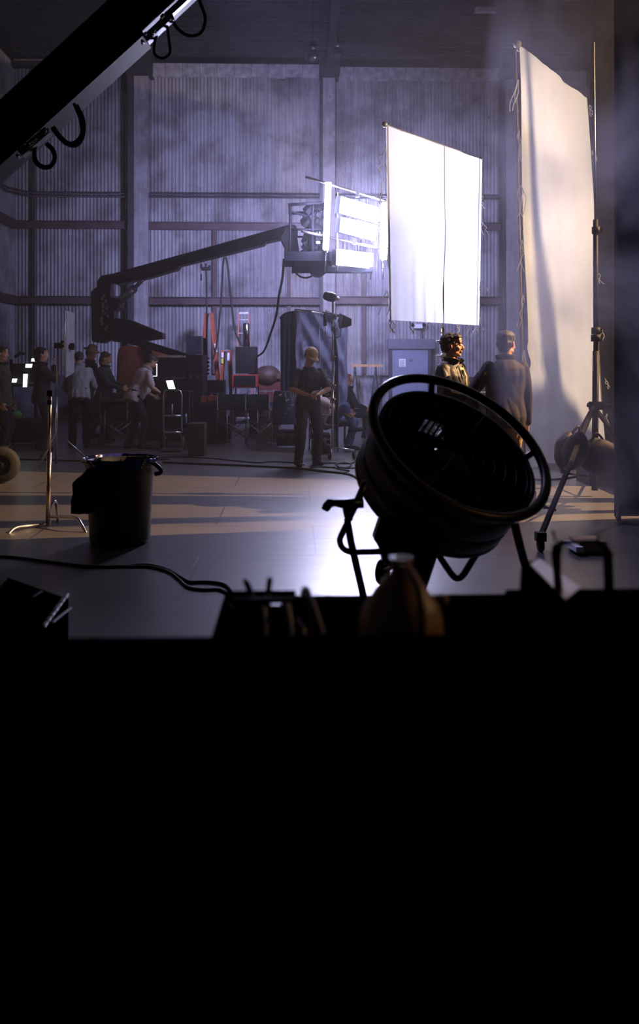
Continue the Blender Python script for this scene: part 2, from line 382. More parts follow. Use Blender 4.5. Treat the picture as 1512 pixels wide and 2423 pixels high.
# emergency light above the door
e = T('emergency_light', 'twin-headed emergency light above the grey door', 'emergency light', P(990, 775, WY-.2))
m = MB(); a = P(978, 767, WY-.2); b = P(1000, 777, WY-.2); m.bb((a.x, WY-.22, b.z), (b.x, WY-.06, a.z)); m.build('housing', WHITEP, e, bevel=.01)
for px in (975, 1003):
    m = MB(); p = P(px, 768, WY-.2); m.cyl(p, p+Vector((0, -.09, -.02)), .05); m.build('lamp_head', BLK, e)
m = MB(); p = P(999, 778, WY-.1); m.tube([p, (p.x, p.y, DZ+.3)], .012, 6); m.build('power_cable', BLK, e)
# high-bay lamps under the roof, unlit
for i, (px, py, Yl, lab) in enumerate([(740, 124, 20.5, 'unlit glass high-bay lamp left of the roof rafter'), (799, 118, 22, 'unlit glass high-bay lamp right of the roof rafter')]):
    p = P(px, py, Yl); h = T('high_bay_lamp', lab, 'lamp', (p.x, p.y, p.z-.2))
    m = MB(); m.lathe(p+Vector((0, 0, -.2)), (0, 0, 1), [(.17, 0), (.19, .05), (.17, .16), (.09, .25)], 20); m.build('reflector', STEEL, h)
    m = MB(); m.cyl(p+Vector((0, 0, .04)), p+Vector((0, 0, .24)), .1, .07); m.build('ballast_housing', DSTEEL, h)
    m = MB(); m.tube([p+Vector((0, 0, .2)), (p.x, p.y, rz(Yl)+.245)], .01, 6); m.build('suspension_rod', BLK, h)
p = P(1150, 134, 21); m = MB(); m.bb((p.x-.27, 20.95, rz(21)+.15), (p.x+.27, 21.1, rz(21)+.26)); m.build('roof_fixture', mat('pale_plate', (.5, .5, .6), .5), label='pale rectangular fixture on the roof boards, right of centre', cat='fixture')
# ------------------------------------------------------------------ haze
def haze(name, lo, hi, dens, noisy=0, aniso=.35):
    m = bpy.data.materials.new(name); m.use_nodes = True; nt = m.node_tree; nt.nodes.clear(); N = nt.nodes.new; L = nt.links.new
    out = N('ShaderNodeOutputMaterial'); sc = N('ShaderNodeVolumeScatter'); sc.inputs['Anisotropy'].default_value = aniso; sc.inputs['Color'].default_value = (.9, .9, 1, 1)
    L(sc.outputs[0], out.inputs['Volume'])
    if noisy:
        tc = N('ShaderNodeTexCoord'); nz = N('ShaderNodeTexNoise'); nz.inputs['Scale'].default_value = noisy; nz.inputs['Detail'].default_value = 5; nz.inputs['Distortion'].default_value = .6
        L(tc.outputs['Object'], nz.inputs['Vector'])
        mr = N('ShaderNodeMapRange'); mr.inputs[1].default_value = .45; mr.inputs[2].default_value = .75; mr.inputs[4].default_value = dens; L(nz.outputs['Fac'], mr.inputs[0]); L(mr.outputs[0], sc.inputs['Density'])
    else: sc.inputs['Density'].default_value = dens
    b = MB(); b.bb(lo, hi); return b.build(name, m)
sm_ = haze('smoke', (1.7, 6.3, .2), (3.9, 7.85, 4.9), 1.2, 1.1, .5)
tag(sm_, 'drifting bluish smoke behind the fan at the right', 'smoke', None, 'stuff')
def puff(name, c, r, dens):
    m = bpy.data.materials.new(name); m.use_nodes = True; nt = m.node_tree; nt.nodes.clear(); N = nt.nodes.new; L = nt.links.new
    out = N('ShaderNodeOutputMaterial'); sc = N('ShaderNodeVolumeScatter'); sc.inputs['Anisotropy'].default_value = .3; sc.inputs['Color'].default_value = (.85, .85, 1, 1); L(sc.outputs[0], out.inputs['Volume'])
    tc = N('ShaderNodeTexCoord'); mp = N('ShaderNodeMapping'); mp.inputs['Scale'].default_value = (1/r[0], 1/r[1], 1/r[2]); gr = N('ShaderNodeTexGradient'); gr.gradient_type = 'QUADRATIC_SPHERE'
    nz = N('ShaderNodeTexNoise'); nz.inputs['Scale'].default_value = .8; nz.inputs['Detail'].default_value = 4; L(tc.outputs['Object'], nz.inputs['Vector'])
    L(tc.outputs['Object'], mp.inputs[0]); L(mp.outputs[0], gr.inputs[0])
    m1 = N('ShaderNodeMath'); m1.operation = 'MULTIPLY'; L(gr.outputs['Fac'], m1.inputs[0]); L(nz.outputs['Fac'], m1.inputs[1])
    m2 = N('ShaderNodeMath'); m2.operation = 'MULTIPLY'; L(m1.outputs[0], m2.inputs[0]); m2.inputs[1].default_value = dens; L(m2.outputs[0], sc.inputs['Density'])
    b = MB(); b.sph((0, 0, 0), tuple(q for q in r), 10); me = bpy.data.meshes.new(name); me.from_pydata([tuple(v) for v in b.v], [], b.f); me.materials.append(m)
    o = bpy.data.objects.new(name, me); C.objects.link(o); o.location = c; return o
tag(puff('smoke', (1.0, 15.0, 4.1), (3.6, 3.0, 2.9), .06), 'bluish smoke added as a halo around the light banks on the lift', 'smoke', None, 'stuff')  # extra puff put in to give the banks a glowing halo
h = haze('haze', (XL+.1, 7.9, .02), (XR-.1, WY-.6, ZT-.1), .0055)
tag(h, 'thin bluish haze filling the hall', 'haze', None, 'stuff')
# ------------------------------------------------------------------ diffusion frames
def silk(name, tr):
    m = bpy.data.materials.new(name); m.use_nodes = True; nt = m.node_tree; N = nt.nodes.new; L = nt.links.new; out = nt.nodes['Material Output']; b = nt.nodes['Principled BSDF']
    nt.nodes.remove(b)
    d = N('ShaderNodeBsdfDiffuse'); t = N('ShaderNodeBsdfTranslucent'); mx = N('ShaderNodeMixShader'); mx.inputs[0].default_value = tr
    tc = N('ShaderNodeTexCoord'); nz = N('ShaderNodeTexNoise'); nz.inputs['Scale'].default_value = 3; L(tc.outputs['Object'], nz.inputs['Vector'])
    rp = N('ShaderNodeValToRGB'); rp.color_ramp.elements[0].color = (.78, .78, .78, 1); rp.color_ramp.elements[1].color = (.86, .86, .86, 1); L(nz.outputs['Fac'], rp.inputs[0])
    L(rp.outputs[0], d.inputs[0]); L(rp.outputs[0], t.inputs[0]); L(d.outputs[0], mx.inputs[1]); L(t.outputs[0], mx.inputs[2]); L(mx.outputs[0], out.inputs['Surface'])
    return m
SILK = silk('white_diffusion_silk', .55); MUSLIN = silk('muslin_cloth', .12)
def cords(par, p, L_, seed, n=2, out=(0, 0, 0)):
    rnd = random.Random(seed)
    for i in range(n):
        mb = MB()
        pts = [Vector(p)]; q = Vector(p)
        for k in range(5):
            q = q+Vector((rnd.uniform(-.04, .04), rnd.uniform(-.03, .03), -L_/5))+Vector(out)*.2; pts.append(q)
        mb.tube(pts, .006, 5, sm=True); mb.build('tie_cord', SILK, par)
# white 8-foot silk on a single stand
A0, A1 = P(913, 294, 11.0), P(1141, 376, 12.9)
B0, B1 = P(920, 757, 11.0), P(1134, 770, 12.9)
s = T('diffusion_frame', 'square white silk diffusion frame glowing in front of the light banks', 'diffusion frame', (A0+A1)/2*Vector((1, 1, 0)) if False else ((A0.x+A1.x)/2, (A0.y+A1.y)/2, 0))
def sheet(A0, A1, B0, B1, nu, nv, fold):
    def fn(u, v):
        top = A0.lerp(A1, u); bot = B0.lerp(B1, u); p = top.lerp(bot, v); nrm = Vector((.83, -.56, 0))
        return p+nrm*fold(u, v)
    return fn
def fold1(u, v):
    e = .018*sin(u*34+v*9*u)*v*v*(1-u)+.012*sin(u*60)*v*v+.035*noise.noise(Vector((u*3, v*3, 1)))
    return e*sin(pi*min(1, max(0, u)))**.5 if 0 < u < 1 else 0
mb = MB(); mb.grid(sheet(A0, A1, B0, B1, 60, 60, fold1), 60, 60); mb.build('silk', SILK, s)
mb = MB(); nrm = Vector((-.83, .56, 0))*.03
mb.tube([A0+nrm, A1+nrm], .02, 8); mb.sph(A0+nrm*.5, .04, 8); mb.sph(A1+nrm*.5, .03, 8)
ins = (A1-A0).normalized()*.07; mb.tube([A0+nrm+ins, B0+nrm+ins], .014, 8); mb.tube([A1+nrm-ins, B1+nrm-ins], .014, 8)
mb.build('frame_pipe', mat('pale_aluminium', (.7, .68, .7), .35, .6), s)
mb = MB()
for i, u in enumerate((.0, .02, .2, .4, .56, .72, .86, .98, .99)): cords(s, B0.lerp(B1, u), .17, i)
for i, v in enumerate((.12, .28, .62, .85)): cords(s, A0.lerp(B0, v)+Vector((-.02, 0, 0)), .32, 20+i, 2, (-.06, 0, 0)); cords(s, A1.lerp(B1, v+.1)+Vector((.02, 0, 0)), .2, 40+i, 2, (.04, 0, 0))
mid = A0.lerp(A1, .56); mb = MB(); base = Vector((mid.x, mid.y+.06, 0))
top = Vector((mid.x-.0, mid.y+.06, mid.z)); mb.tube([(top.x, top.y, .3), top], .017, 8); mb.tube([(top.x, top.y, .2), (top.x, top.y, 2.0)], .024, 8)
for a in (0, 2.1, 4.2): mb.tube([(top.x, top.y, .55), (top.x+.6*cos(a), top.y+.6*sin(a), .02)], .014, 6)
mb.build('stand', mat('red_brown_stand', (.22, .10, .08), .4, .5), s)
for py in (808, 843):
    mb = MB(); p = P(1034, py, top.y); mb.sph(Vector((top.x, top.y-.03, p.z)), .045, 8); mb.cyl((top.x-.10, top.y-.03, p.z), (top.x, top.y-.03, p.z), .014); mb.build('stand_knob', WHITEP, s)
# tall muslin frame
C0, C1 = P(1229, 108, 12.0), P(1390, 232, 14.4)
D0, D1 = P(1252, 1108, 12.0), P(1437, 1062, 14.4)
s = T('muslin_frame', 'tall cream muslin frame reaching from the floor almost to the roof', 'diffusion frame', ((C0.x+C1.x)/2, (C0.y+C1.y)/2, 0))
def fold2(u, v):
    e = .02*sin(u*26+3*noise.noise(Vector((u*5, v*2, 0))))*(.3+v)+.07*noise.noise(Vector((u*3.5, v*2.2, 5)))+.05*sin(v*5+u*7)*u*(1-u)
    if u < .3 and v > .7: e += .05*noise.noise(Vector((u*16, v*26, 2)))
    return e
def fn2(u, v):
    p = C0.lerp(C1, u).lerp(D0.lerp(D1, u), v)
    return p+Vector((.83, -.56, 0))*fold2(u, v)
mb = MB(); mb.grid(fn2, 90, 130); mb.build('muslin', MUSLIN, s)
mb = MB(); off = Vector((-.05, .04, 0))
mb.tube([C0+off, C1+off], .025, 8); mb.tube([C0+off, Vector((D0.x, D0.y, .04))+off], .022, 8); mb.tube([C1+off, Vector((D1.x, D1.y, .04))+off], .022, 8); mb.tube([Vector((D0.x, D0.y, .04))+off, Vector((D1.x, D1.y, .04))+off], .022, 8)
mb.sph(C0+Vector((-.03, 0, .02)), .06, 8); mb.build('frame_pipe', mat('brown_pipe', (.35, .26, .22), .5), s)
mb = MB()
for i, v in enumerate((.08, .2, .33, .46, .59, .72, .83)): cords(s, C0.lerp(D0, v)+Vector((-.03, 0, 0)), .45, 60+i, 3, (-.005, 0, 0))
for i, v in enumerate((.02, .15, .5, .66, .8, .9)): cords(s, C1.lerp(D1, v)+Vector((.03, 0, 0)), .18, 80+i, 2, (.05, 0, 0))
cords(s, D0+Vector((.1, -.05, .12)), .1, 99, 4, (.1, -.1, 0))
# ------------------------------------------------------------------ black drapes on the right
def drape(name, label, x0, x1, Y, z0, z1, mt, amp=.05, dy=0):
    def fn(u, v):
        return Vector((x0+(x1-x0)*u, Y+dy*u+amp*sin(u*(x1-x0)*14)+amp*.8*noise.noise(Vector((u*9, v*2, 0))), z1+(z0-z1)*v))
    m = MB(); m.grid(fn, int((x1-x0)*24)+2, 10); o = m.build(name, mt, label=label, cat='drape', solid=.012); return o
DRAPEM = mat('black_duvetyne', (.006, .0065, .009), .95, 0, .3, 3, .2, 20, .15)
drape('black_drape', 'huge black drape hanging behind the tall muslin frame', P(1395, 500, 15.6).x, XR-.2, 15.6, .03, 9.9, DRAPEM)
m = MB(); x0 = P(1395, 500, 15.6).x; m.tube([(x0-.1, 15.6, 9.95), (XR-.1, 15.6, 9.95)], .03, 8)
m.build('drape_pipe', BLKM, label='black pipe carrying the huge black drape', cat='pipe')
fx = P(1454, 1200, 8.05).x
drape('black_flag', 'near black flag hanging just clear of the floor at the right edge', fx, fx+1.25, 8.05, .03, 5.6, DRAPEM, .012)
g = T('flag_stand', 'thin black stand holding the near black flag at the right edge', 'stand', (fx, 8.0, 0))
m = MB(); m.tube([(fx+.0, 8.0, .02), (fx, 8.0, 5.65)], .012, 8); m.tube([(fx, 8.0, 5.63), (fx+1.3, 8.0, 5.63)], .012, 8); m.build('pole', BLKM, g)
m = MB(); m.cyl((fx+.01, 7.97, .0), (fx+.01, 7.97, .14), .022); m.sph((fx+.01, 7.97, .15), .014, 6); m.build('foot_clamp', DSTEEL, g)
# ------------------------------------------------------------------ crank stand at the right
STB = mat('matt_black_stand', (.005, .005, .006), .6, 0, .3, 9, 0, None, .12)
K = T('crank_stand', 'tall black crank stand with sandbagged tripod legs, beside the muslin frame', 'stand', G(1408, 1190))
kb = G(1408, 1175); KY = kb.y
def kp(px, py, Y=None): return P(px, py, Y or KY)
m = MB(); m.tube([kp(1407, 1160), kp(1410, 830)], .036, 12); m.build('lower_mast', STB, K)
m = MB(); m.tube([kp(1410, 830), kp(1409, 520)], .028, 12); m.build('middle_mast', STB, K)
m = MB(); m.tube([kp(1409, 540), kp(1404, 100)], .014, 10); m.build('upper_mast', DSTEEL, K)
for py, r in ((545, .045), (800, .055), (783, .05)):
    m = MB(); m.cyl(kp(1410, py+8), kp(1410, py-8), r); m.box(kp(1418, py), (.05, .05, .05)); m.build('collar', STB, K)
m = MB(); m.box(kp(1412, 960), (.15, .1, .09)); m.box(kp(1432, 962), (.12, .06, .05)); m.cyl(kp(1390, 958), kp(1400, 960), .025); m.build('leg_hub', STB, K)
ft = [G(1279, 1305), G(1500, 1110), G(1330, 1120)]
hub = kp(1405, 962)
for i, f_ in enumerate(ft):
    m = MB(); a, b = hub, Vector((f_.x, f_.y, .12)); m.bar(a, b, .035, .045); m.build('leg', STB, K)
    m = MB(); mid_ = a.lerp(b, .6); low = kp(1407, 1130); m.bar(mid_, low, .02, .02); m.build('brace', STB, K)
    m = MB(); m.lathe(Vector((f_.x-.02, f_.y, .055)), (1, 0, 0), [(.0, 0), (.05, 0), (.055, .01), (.055, .03), (.05, .04), (0, .04)], 16); m.bar(b, Vector((f_.x, f_.y, .05)), .05, .05); m.box(b, (.08, .07, .07))
    c_ = m.build('caster', RUB, K)
m = MB(); q = Vector(ft[0]).lerp(hub, .22); m.cyl(q+Vector((-.1, 0, .03)), q, .012); m.sph(q+Vector((-.1, 0, .03)), .02, 6); m.build('leg_knob', STB, K)
# sandbags slung over the legs
def sandbag(name, label, p, sx, sz, rot, mt, group=None):
    m = MB()
    for sd in (-1, 1):
        def fn(u, v, sd=sd):
            th = pi*v; ph = 2*pi*u; r = 1+.12*noise.noise(Vector((cos(ph)*2, sin(ph)*2, v*4+sd)))
            x = sx*.42*sin(th)**.6*cos(ph)*r; y = .09*sin(th)**.6*sin(ph)*r; z = -sz*(v)
            return Vector((x+sd*.01, y+sd*.09, z+.02))
        m.grid(fn, 20, 14)
    m.tube([(-sx*.15, 0, -.02), (0, 0, .07), (sx*.15, 0, -.02)], .013, 6, sm=True)
    R = Euler(rot).to_matrix(); m.v = [R@v+Vector(p) for v in m.v]
    return m.build(name, mt, label=label, cat='sandbag', group=group)
sandbag('sandbag', 'bluish black sandbag saddled over the near leg of the crank stand', hub.lerp(Vector((ft[0].x, ft[0].y, .12)), .30)+Vector((-.05, 0, .04)), .34, .42, (0, .35, .3), mat('sandbag_blue_black', (.010, .012, .028), .6, 0, .3, 9, .1, 40, .3))
sandbag('sandbag', 'larger black sandbag hanging right of the bluish one on the crank stand', hub.lerp(Vector((ft[0].x, ft[0].y, .12)), .30)+Vector((.20, .1, -.04)), .48, .40, (0, -.12, .1), STB)
m = MB(); a = G(1395, 1150); m.bb((a.x, a.y, 0), (a.x+.5, a.y+.5, .42)); m.build('equipment_case', BLK, label='black case on the floor behind the foot of the crank stand', cat='case', bevel=.01)
# ------------------------------------------------------------------ camera crane, upper left
BY = 7.0
cr = T('camera_crane', 'huge dark crane arm crossing the upper left corner', 'crane', (P(-700, 900, BY).x, BY, 0))
lo, hi = P(-660, 950, BY), P(400, -10, BY)
hi2 = P(620, -215, BY)
ax = (hi2-P(-100, 425, BY)).normalized()
CRM = mat('crane_black_steel', (.028, .032, .042), .5, .3, .3, 4)
def onarm(px, py): return P(px, py, BY)
m = MB(); m.bar(P(-640, 975-40, BY), P(610, -230, BY), .34, .40, (0, 0, 1), .34, .36); m.build('boom', CRM, cr, bevel=.02)
m = MB(); m.bar(P(-100, 497, BY-.02), P(345, 92, BY-.02), .30, .05); m.build('lower_rail', mat('crane_grey_rail', (.016, .016, .02), .6, 0, .2, 8, 0, None, .3), cr)
m = MB(); m.bar(P(392, 42, BY-.15), P(600, -150, BY-.15), .05, .05); m.build('silver_tube', STEEL, cr)
m = MB(); bx = P(-640, 935, BY); m.box((bx.x, BY, .75), (.5, .5, 1.3)); m.box((bx.x-.1, BY, .3), (1.4, 1.1, .3)); m.build('carriage', CRM, cr, bevel=.03)
for sx in (-.6, .4):
    for sy in (-.5, .5):
        m = MB(); m.lathe((bx.x+sx, BY+sy-.06, .19), (0, 1, 0), [(0, 0), (.17, 0), (.19, .03), (.19, .09), (.17, .12), (0, .12)], 20); m.build('wheel', RUB, cr)
m = MB(); m.box(bx+Vector((-.5, 0, -.4)), (.5, .5, .6), (0, .7, 0)); m.build('counterweight', CRM, cr, bevel=.02)
for (pts, r) in [([(375, 72), (366, 100), (366, 128), (385, 138), (402, 125), (400, 95), (395, 60)], .012), ([(405, 35), (418, 65), (445, 84), (475, 78), (486, 45), (475, 10), (465, -20)], .014),
                 ([(180, 250), (196, 285), (196, 320), (182, 342), (160, 340), (140, 322), (125, 302)], .022), ([(110, 340), (125, 355), (130, 375), (120, 393), (100, 395), (84, 380), (82, 355), (88, 335)], .020),
                 ([(175, 245), (190, 285), (192, 318), (172, 338), (150, 330), (133, 310)], .012), ([(20, 280), (30, 258), (10, 262), (5, 285), (15, 300)], .02)]:
    m = MB(); m.tube([P(x, y, BY-.2) for x, y in pts], r, 8, sm=True); m.build('cable_loop', RUB, cr)
rnd = random.Random(4)
for i, (x0, y0, x1, y1) in enumerate([(345, 96, 402, 42), (50, 365, 115, 310)]):
    m = MB(); a, b = P(x0, y0, BY-.22), P(x1, y1, BY-.22); m.bar(a, b, .08, .06)
    for q in range(7):
        p = a.lerp(b, q/6)+Vector((rnd.uniform(-.02, .02), -.05, rnd.uniform(-.05, .05))); m.box(p, (rnd.uniform(.02, .05), .03, rnd.uniform(.02, .035)), (0, -.7, 0)); m.cyl(p, p+Vector((.0, -.05, 0)), .012, n=8)
    m.build('chrome_clamp', CHROME if i == 0 else DSTEEL, cr)
# ------------------------------------------------------------------ boom lift with light banks
LIFTM = mat('lift_dark_steel', (.022, .024, .034), .5, .2, .3, 4)
lf = T('boom_lift', 'articulated boom lift with an orange base, its basket raised to mid wall height', 'boom lift', P(340, 1010, 19.5)*Vector((1, 1, 0)) if False else (P(340, 900, 19.5).x, 19.5, 0))
YT, YB = 19.0, 15.4
def lerpY(px): return YT+(YB-YT)*max(0, min(1, (px-240)/450))
def arm(poly, w): # side outline given at the arm's own slanted plane
    m = MB(); pts = [P(x, y, lerpY(x)-w/2) for x, y in poly]; m.prism(pts, (0, w, 0)); return m
arm([(228, 668), (238, 652), (270, 646), (300, 637), (688, 530), (700, 532), (706, 552), (655, 566), (628, 572), (626, 577), (425, 628), (420, 636), (350, 657), (275, 673), (262, 668), (262, 690), (232, 690)], .38).build('upper_boom', LIFTM, lf, bevel=.02)
arm([(214, 690), (226, 680), (258, 668), (260, 690), (262, 702), (285, 708), (282, 728), (270, 735), (266, 770), (262, 800), (240, 812), (216, 808)], .5).build('turret', LIFTM, lf, bevel=.03)
arm([(262, 758), (275, 752), (305, 756), (340, 770), (384, 788), (384, 800), (362, 803), (340, 806), (445, 838), (415, 845), (300, 812), (265, 808)], .5).build('lower_boom', LIFTM, lf, bevel=.02)
m = MB(); m.bb(P(363, 802, 18.2)+Vector((0, -.05, 0)), P(384, 790, 18.2)+Vector((0, .3, 0))); m.build('end_box', DSTEEL, lf)
m = MB(); m.tube([P(262, 730, 18.7), P(318, 682, 18.3)], .09, 10); m.tube([P(312, 688, 18.4), P(340, 660, 18.2)], .045, 8); m.build('hydraulic_ram', DSTEEL, lf)
m = MB()
for i in range(14): m.box(P(238+rnd.uniform(0, 20), 700+i*6, 18.6), (.04, .04, .06))
m.tube([P(242, 700, 18.68), P(243, 770, 18.68)], .02, 6); m.tube([P(252, 705, 18.68), P(252, 760, 18.68)], .02, 6); m.build('hose_bundle', DSTEEL, lf)
m = MB(); m.prism([P(x, y, 19.4) for x, y in [(272, 1000), (276, 845), (279, 826), (289, 818), (352, 820), (380, 828), (408, 846), (412, 1000)]], (0, 1.4, 0)); m.build('orange_cowl', ORPAINT, lf, bevel=.05)
m = MB(); m.bb((P(262, 0, 20).x, 19.2, .25), (P(470, 0, 20).x, 21.0, .7)); m.build('chassis', LIFTM, lf, bevel=.03)
m = MB(); m.bar(P(345, 812, 19.3), P(356, 848, 19.3), .12, .12); m.build('hinge_bracket', BLK, lf)
for sx in (272, 460):
    for yy in (19.15, 20.8):
        m = MB(); x = P(sx, 0, 19.5).x; m.lathe((x, yy-.05, .42), (0, 1, 0), [(0, 0), (.3, 0), (.42, .05), (.42, .25), (.3, .3), (0, .3)], 20); m.build('wheel', RUB, lf)
# end piece carrying the basket
m = MB(); m.prism([P(x, y, 15.25) for x, y in [(662, 562), (676, 536), (700, 540), (708, 592), (709, 615), (672, 615), (673, 585)]], (0, .3, 0)); m.build('jib', LIFTM, lf, bevel=.02)
# basket
BLUEH = mat('basket_blue_grey', (.012, .014, .028), .7, 0, .3, 6, 0, None, .2)
m = MB()
bk = lambda x, y, d=0: P(x, y, 15+d)
fx0, fx1 = bk(673, 0).x, bk(786, 0).x
zf = bk(700, 607).z
m.bb((fx0, 14.6, zf-.12), (bk(788, 0).x, 15.6, zf)); m.bb((fx0, 14.55, zf-.13), (fx1, 14.6, zf+.03)); m.build('basket_floor', BLUEH, lf)
m = MB()
for (x, yy) in [(686, 14.65), (686, 15.5), (738, 14.65), (738, 15.5)]:
    p = bk(x, 610); m.tube([(p.x, yy, zf), (p.x+.01, yy, bk(0, 490).z)], .022, 8)
zt = bk(0, 490).z
for yy in (14.65, 15.5): m.tube([(bk(682, 0).x, yy, zt), (bk(760, 0).x, yy, zt+.04)], .028, 8); m.tube([(bk(684, 0).x, yy, (zt+zf)/2), (bk(760, 0).x, yy, (zt+zf)/2)], .018, 8)
m.tube([(bk(686, 0).x, 14.65, zt), (bk(686, 0).x, 15.5, zt)], .026, 8); m.tube([(bk(740, 0).x, 14.65, zt+.02), (bk(740, 0).x, 15.5, zt+.02)], .026, 8)
m.tube([bk(687, 500, -.3), bk(712, 508, -.3), bk(728, 512, -.3)], .02, 6, sm=True); m.build('guard_rail', BLUEH, lf)
m = MB()
for i in range(90):
    p = bk(rnd.uniform(722, 768), rnd.uniform(492, 600), rnd.uniform(-.3, .3)); m.box(p, (rnd.uniform(.05, .13), rnd.uniform(.05, .2), rnd.uniform(.05, .2)), (rnd.random(), rnd.random(), rnd.random()))
m.build('control_gear', BLUEH, lf)
m = MB(); m.bb(bk(730, 600, -.25), bk(768, 530, .35)); m.build('ballast_crate', BLUEH, lf, bevel=.02)
m = MB(); m.bb(bk(744, 617, -.38), bk(762, 596, -.33)); m.build('pale_panel', WHITEP, lf)
m = MB()
for i in range(3): m.bb(bk(748, 555+i*11, -.30), bk(758, 549+i*11, -.27))
m.build('label_plate', WHITEP, lf)
m = MB(); m.lathe(bk(752, 632), (0, 1, .0), [(0, -.3), (.16, -.3), (.18, 0), (.16, .3), (0, .3)], 16); m.build('swivel_motor', BLUEH, lf)
m = MB(); m.tube([bk(692, 615), bk(700, 645), bk(718, 657), bk(738, 653), bk(752, 636)], .016, 8, sm=True); m.build('cable_loop', RUB, lf)
m = MB(); m.tube([bk(672, 612), bk(668, 660), bk(660, 700), P(654, 745, 16), P(640, 790, 17.5), P(625, 830, 19), P(609, 843, 19.9)], .022, 8, sm=True)
m.build('power_cable', RUB, label='black power cable drooping from the lift basket to the black distribution box', cat='cable')
m = MB(); m.tube([P(505, 850, 20.4), P(515, 800, 20.4), P(524, 700, 20.2), P(528, 625, 19.8), P(533, 608, 19.6), P(538, 625, 19.8), P(546, 700, 20.2), P(556, 780, 20.4), P(572, 818, 20.2)], .024, 8, sm=True)
m.build('hanging_cable', RUB, label='black cable looped high over the boom between the two ladders', cat='cable')
# fluorescent banks rigged on pipes in front of the basket
TUBE_E = bpy.data.materials.new('lit_fluorescent'); TUBE_E.use_nodes = True
b_ = TUBE_E.node_tree.nodes['Principled BSDF']; b_.inputs['Emission Color'].default_value = (.66, .66, 1, 1); b_.inputs['Emission Strength'].default_value = PANEL_L; b_.inputs['Base Color'].default_value = (1, 1, 1, 1)
nz_ = TUBE_E.node_tree.nodes.new('ShaderNodeTexNoise'); nz_.inputs['Scale'].default_value = 2; mr_ = TUBE_E.node_tree.nodes.new('ShaderNodeMapRange'); mr_.inputs[3].default_value = PANEL_L*.95; mr_.inputs[4].default_value = PANEL_L*1.05
TUBE_E.node_tree.links.new(nz_.outputs['Fac'], mr_.inputs[0]); TUBE_E.node_tree.links.new(mr_.outputs[0], b_.inputs['Emission Strength'])
def bank(label, q, Ya, Yb):
    (x0, y0), (x1, y1), (x2, y2), (x3, y3) = q    # top-left, top-right, bottom-right, bottom-left
    a, b, c, d = P(x0, y0, Ya), P(x1, y1, Yb), P(x2, y2, Yb), P(x3, y3, Ya)
    r = T('fluorescent_bank', label, 'light', (a+c)/2, 0, 'lit fluorescent banks on the lift')
    n = (b-a).cross(d-a).normalized()
    if n.y > 0: n = -n
    back = -n*.09
    m = MB(); m.prism([a+back*.2, b+back*.2, c+back*.2, d+back*.2], back); m.build('housing', BLUEH, r)
    m = MB()
    e0, e1 = (a-d)*.02, (b-a)*.01
    m.add([a+n*.0, b+n*.0, c+n*.0, d+n*.0], [(0, 1, 2, 3)])
    m.prism([a+n*.005, b+n*.005, c+n*.005, d+n*.005], -n*.012); m.build('lit_tubes', TUBE_E, r)
    return r
bank('topmost lit fluorescent bank on the lift', [(808, 465), (894, 491), (891, 528), (804, 504)], 14.2, 15.2)
bank('lit fluorescent bank second from top, close under the topmost', [(808, 514), (893, 533), (888, 570), (805, 549)], 14.2, 15.2)
bank('lowest lit fluorescent bank, level with the basket floor', [(798, 589), (882, 600), (880, 635), (797, 627)], 14.2, 15.2)
def vtube(label, x0, y0, x1, y1, Y, w):
    a, b = P(x0, y0, Y), P(x1, y1, Y); r = T('fluorescent_bank', label, 'light', b, 0, 'lit fluorescent banks on the lift')
    m = MB(); m.bar(a, b, w, .11, (0, 1, 0)); m.build('lit_tubes', TUBE_E, r)
    m = MB(); m.bar(a+Vector((-.0, .10, 0)), b+Vector((0, .10, 0)), w*1.0, .08, (0, 1, 0)); m.build('housing', BLUEH, r)
    m = MB(); m.cyl(b, b-Vector((.0, 0, .06)), .05); m.cyl(b, b-Vector((.02, 0, .38)), .014); m.build('bracket', STEEL, r)
vtube('upright lit fluorescent bank at the left of the light rig', 777, 433, 771, 590, 14.3, .095)
vtube('upright lit fluorescent bank half hidden by the white silk', 912, 480, 908, 612, 15.1, .12)
rg = T('rigging_pipes', 'pale rigging pipes carrying the lit banks in front of the basket', 'pipe frame', bk(800, 600))
PIPE = mat('pale_rig_pipe', (.13, .11, .11), .5, .2)
m = MB(); m.tube([P(724, 419, 14.0), P(915, 477, 15.3)], .022, 8); m.build('top_pipe', PIPE, rg)
m = MB(); m.tube([P(714, 547, 14.4), P(895, 587, 15.3)], .024, 8); m.build('middle_pipe', PIPE, rg)
m = MB(); m.tube([P(912, 470, 15.35), P(905, 640, 15.35)], .015, 8); m.build('upright_pipe', PIPE, rg)
for q_ in ([P(879, 630, 15.3), P(877, 662, 15.3)], [P(800, 455, 14.4), P(798, 640, 14.4)]): m = MB(); m.tube(q_, .013, 8); m.build('upright_pipe', PIPE, rg)
m = MB(); m.bb(bk(690, 630, .1), P(882, 643, 15.1)+Vector((0, .3, 0))); m.build('support_beam', BLUEH, rg)
for (x, y) in ((838, 571), (846, 459)):
    m = MB(); m.box(P(x, y, 14.6), (.06, .08, .11)); m.build('clamp', DSTEEL, rg)
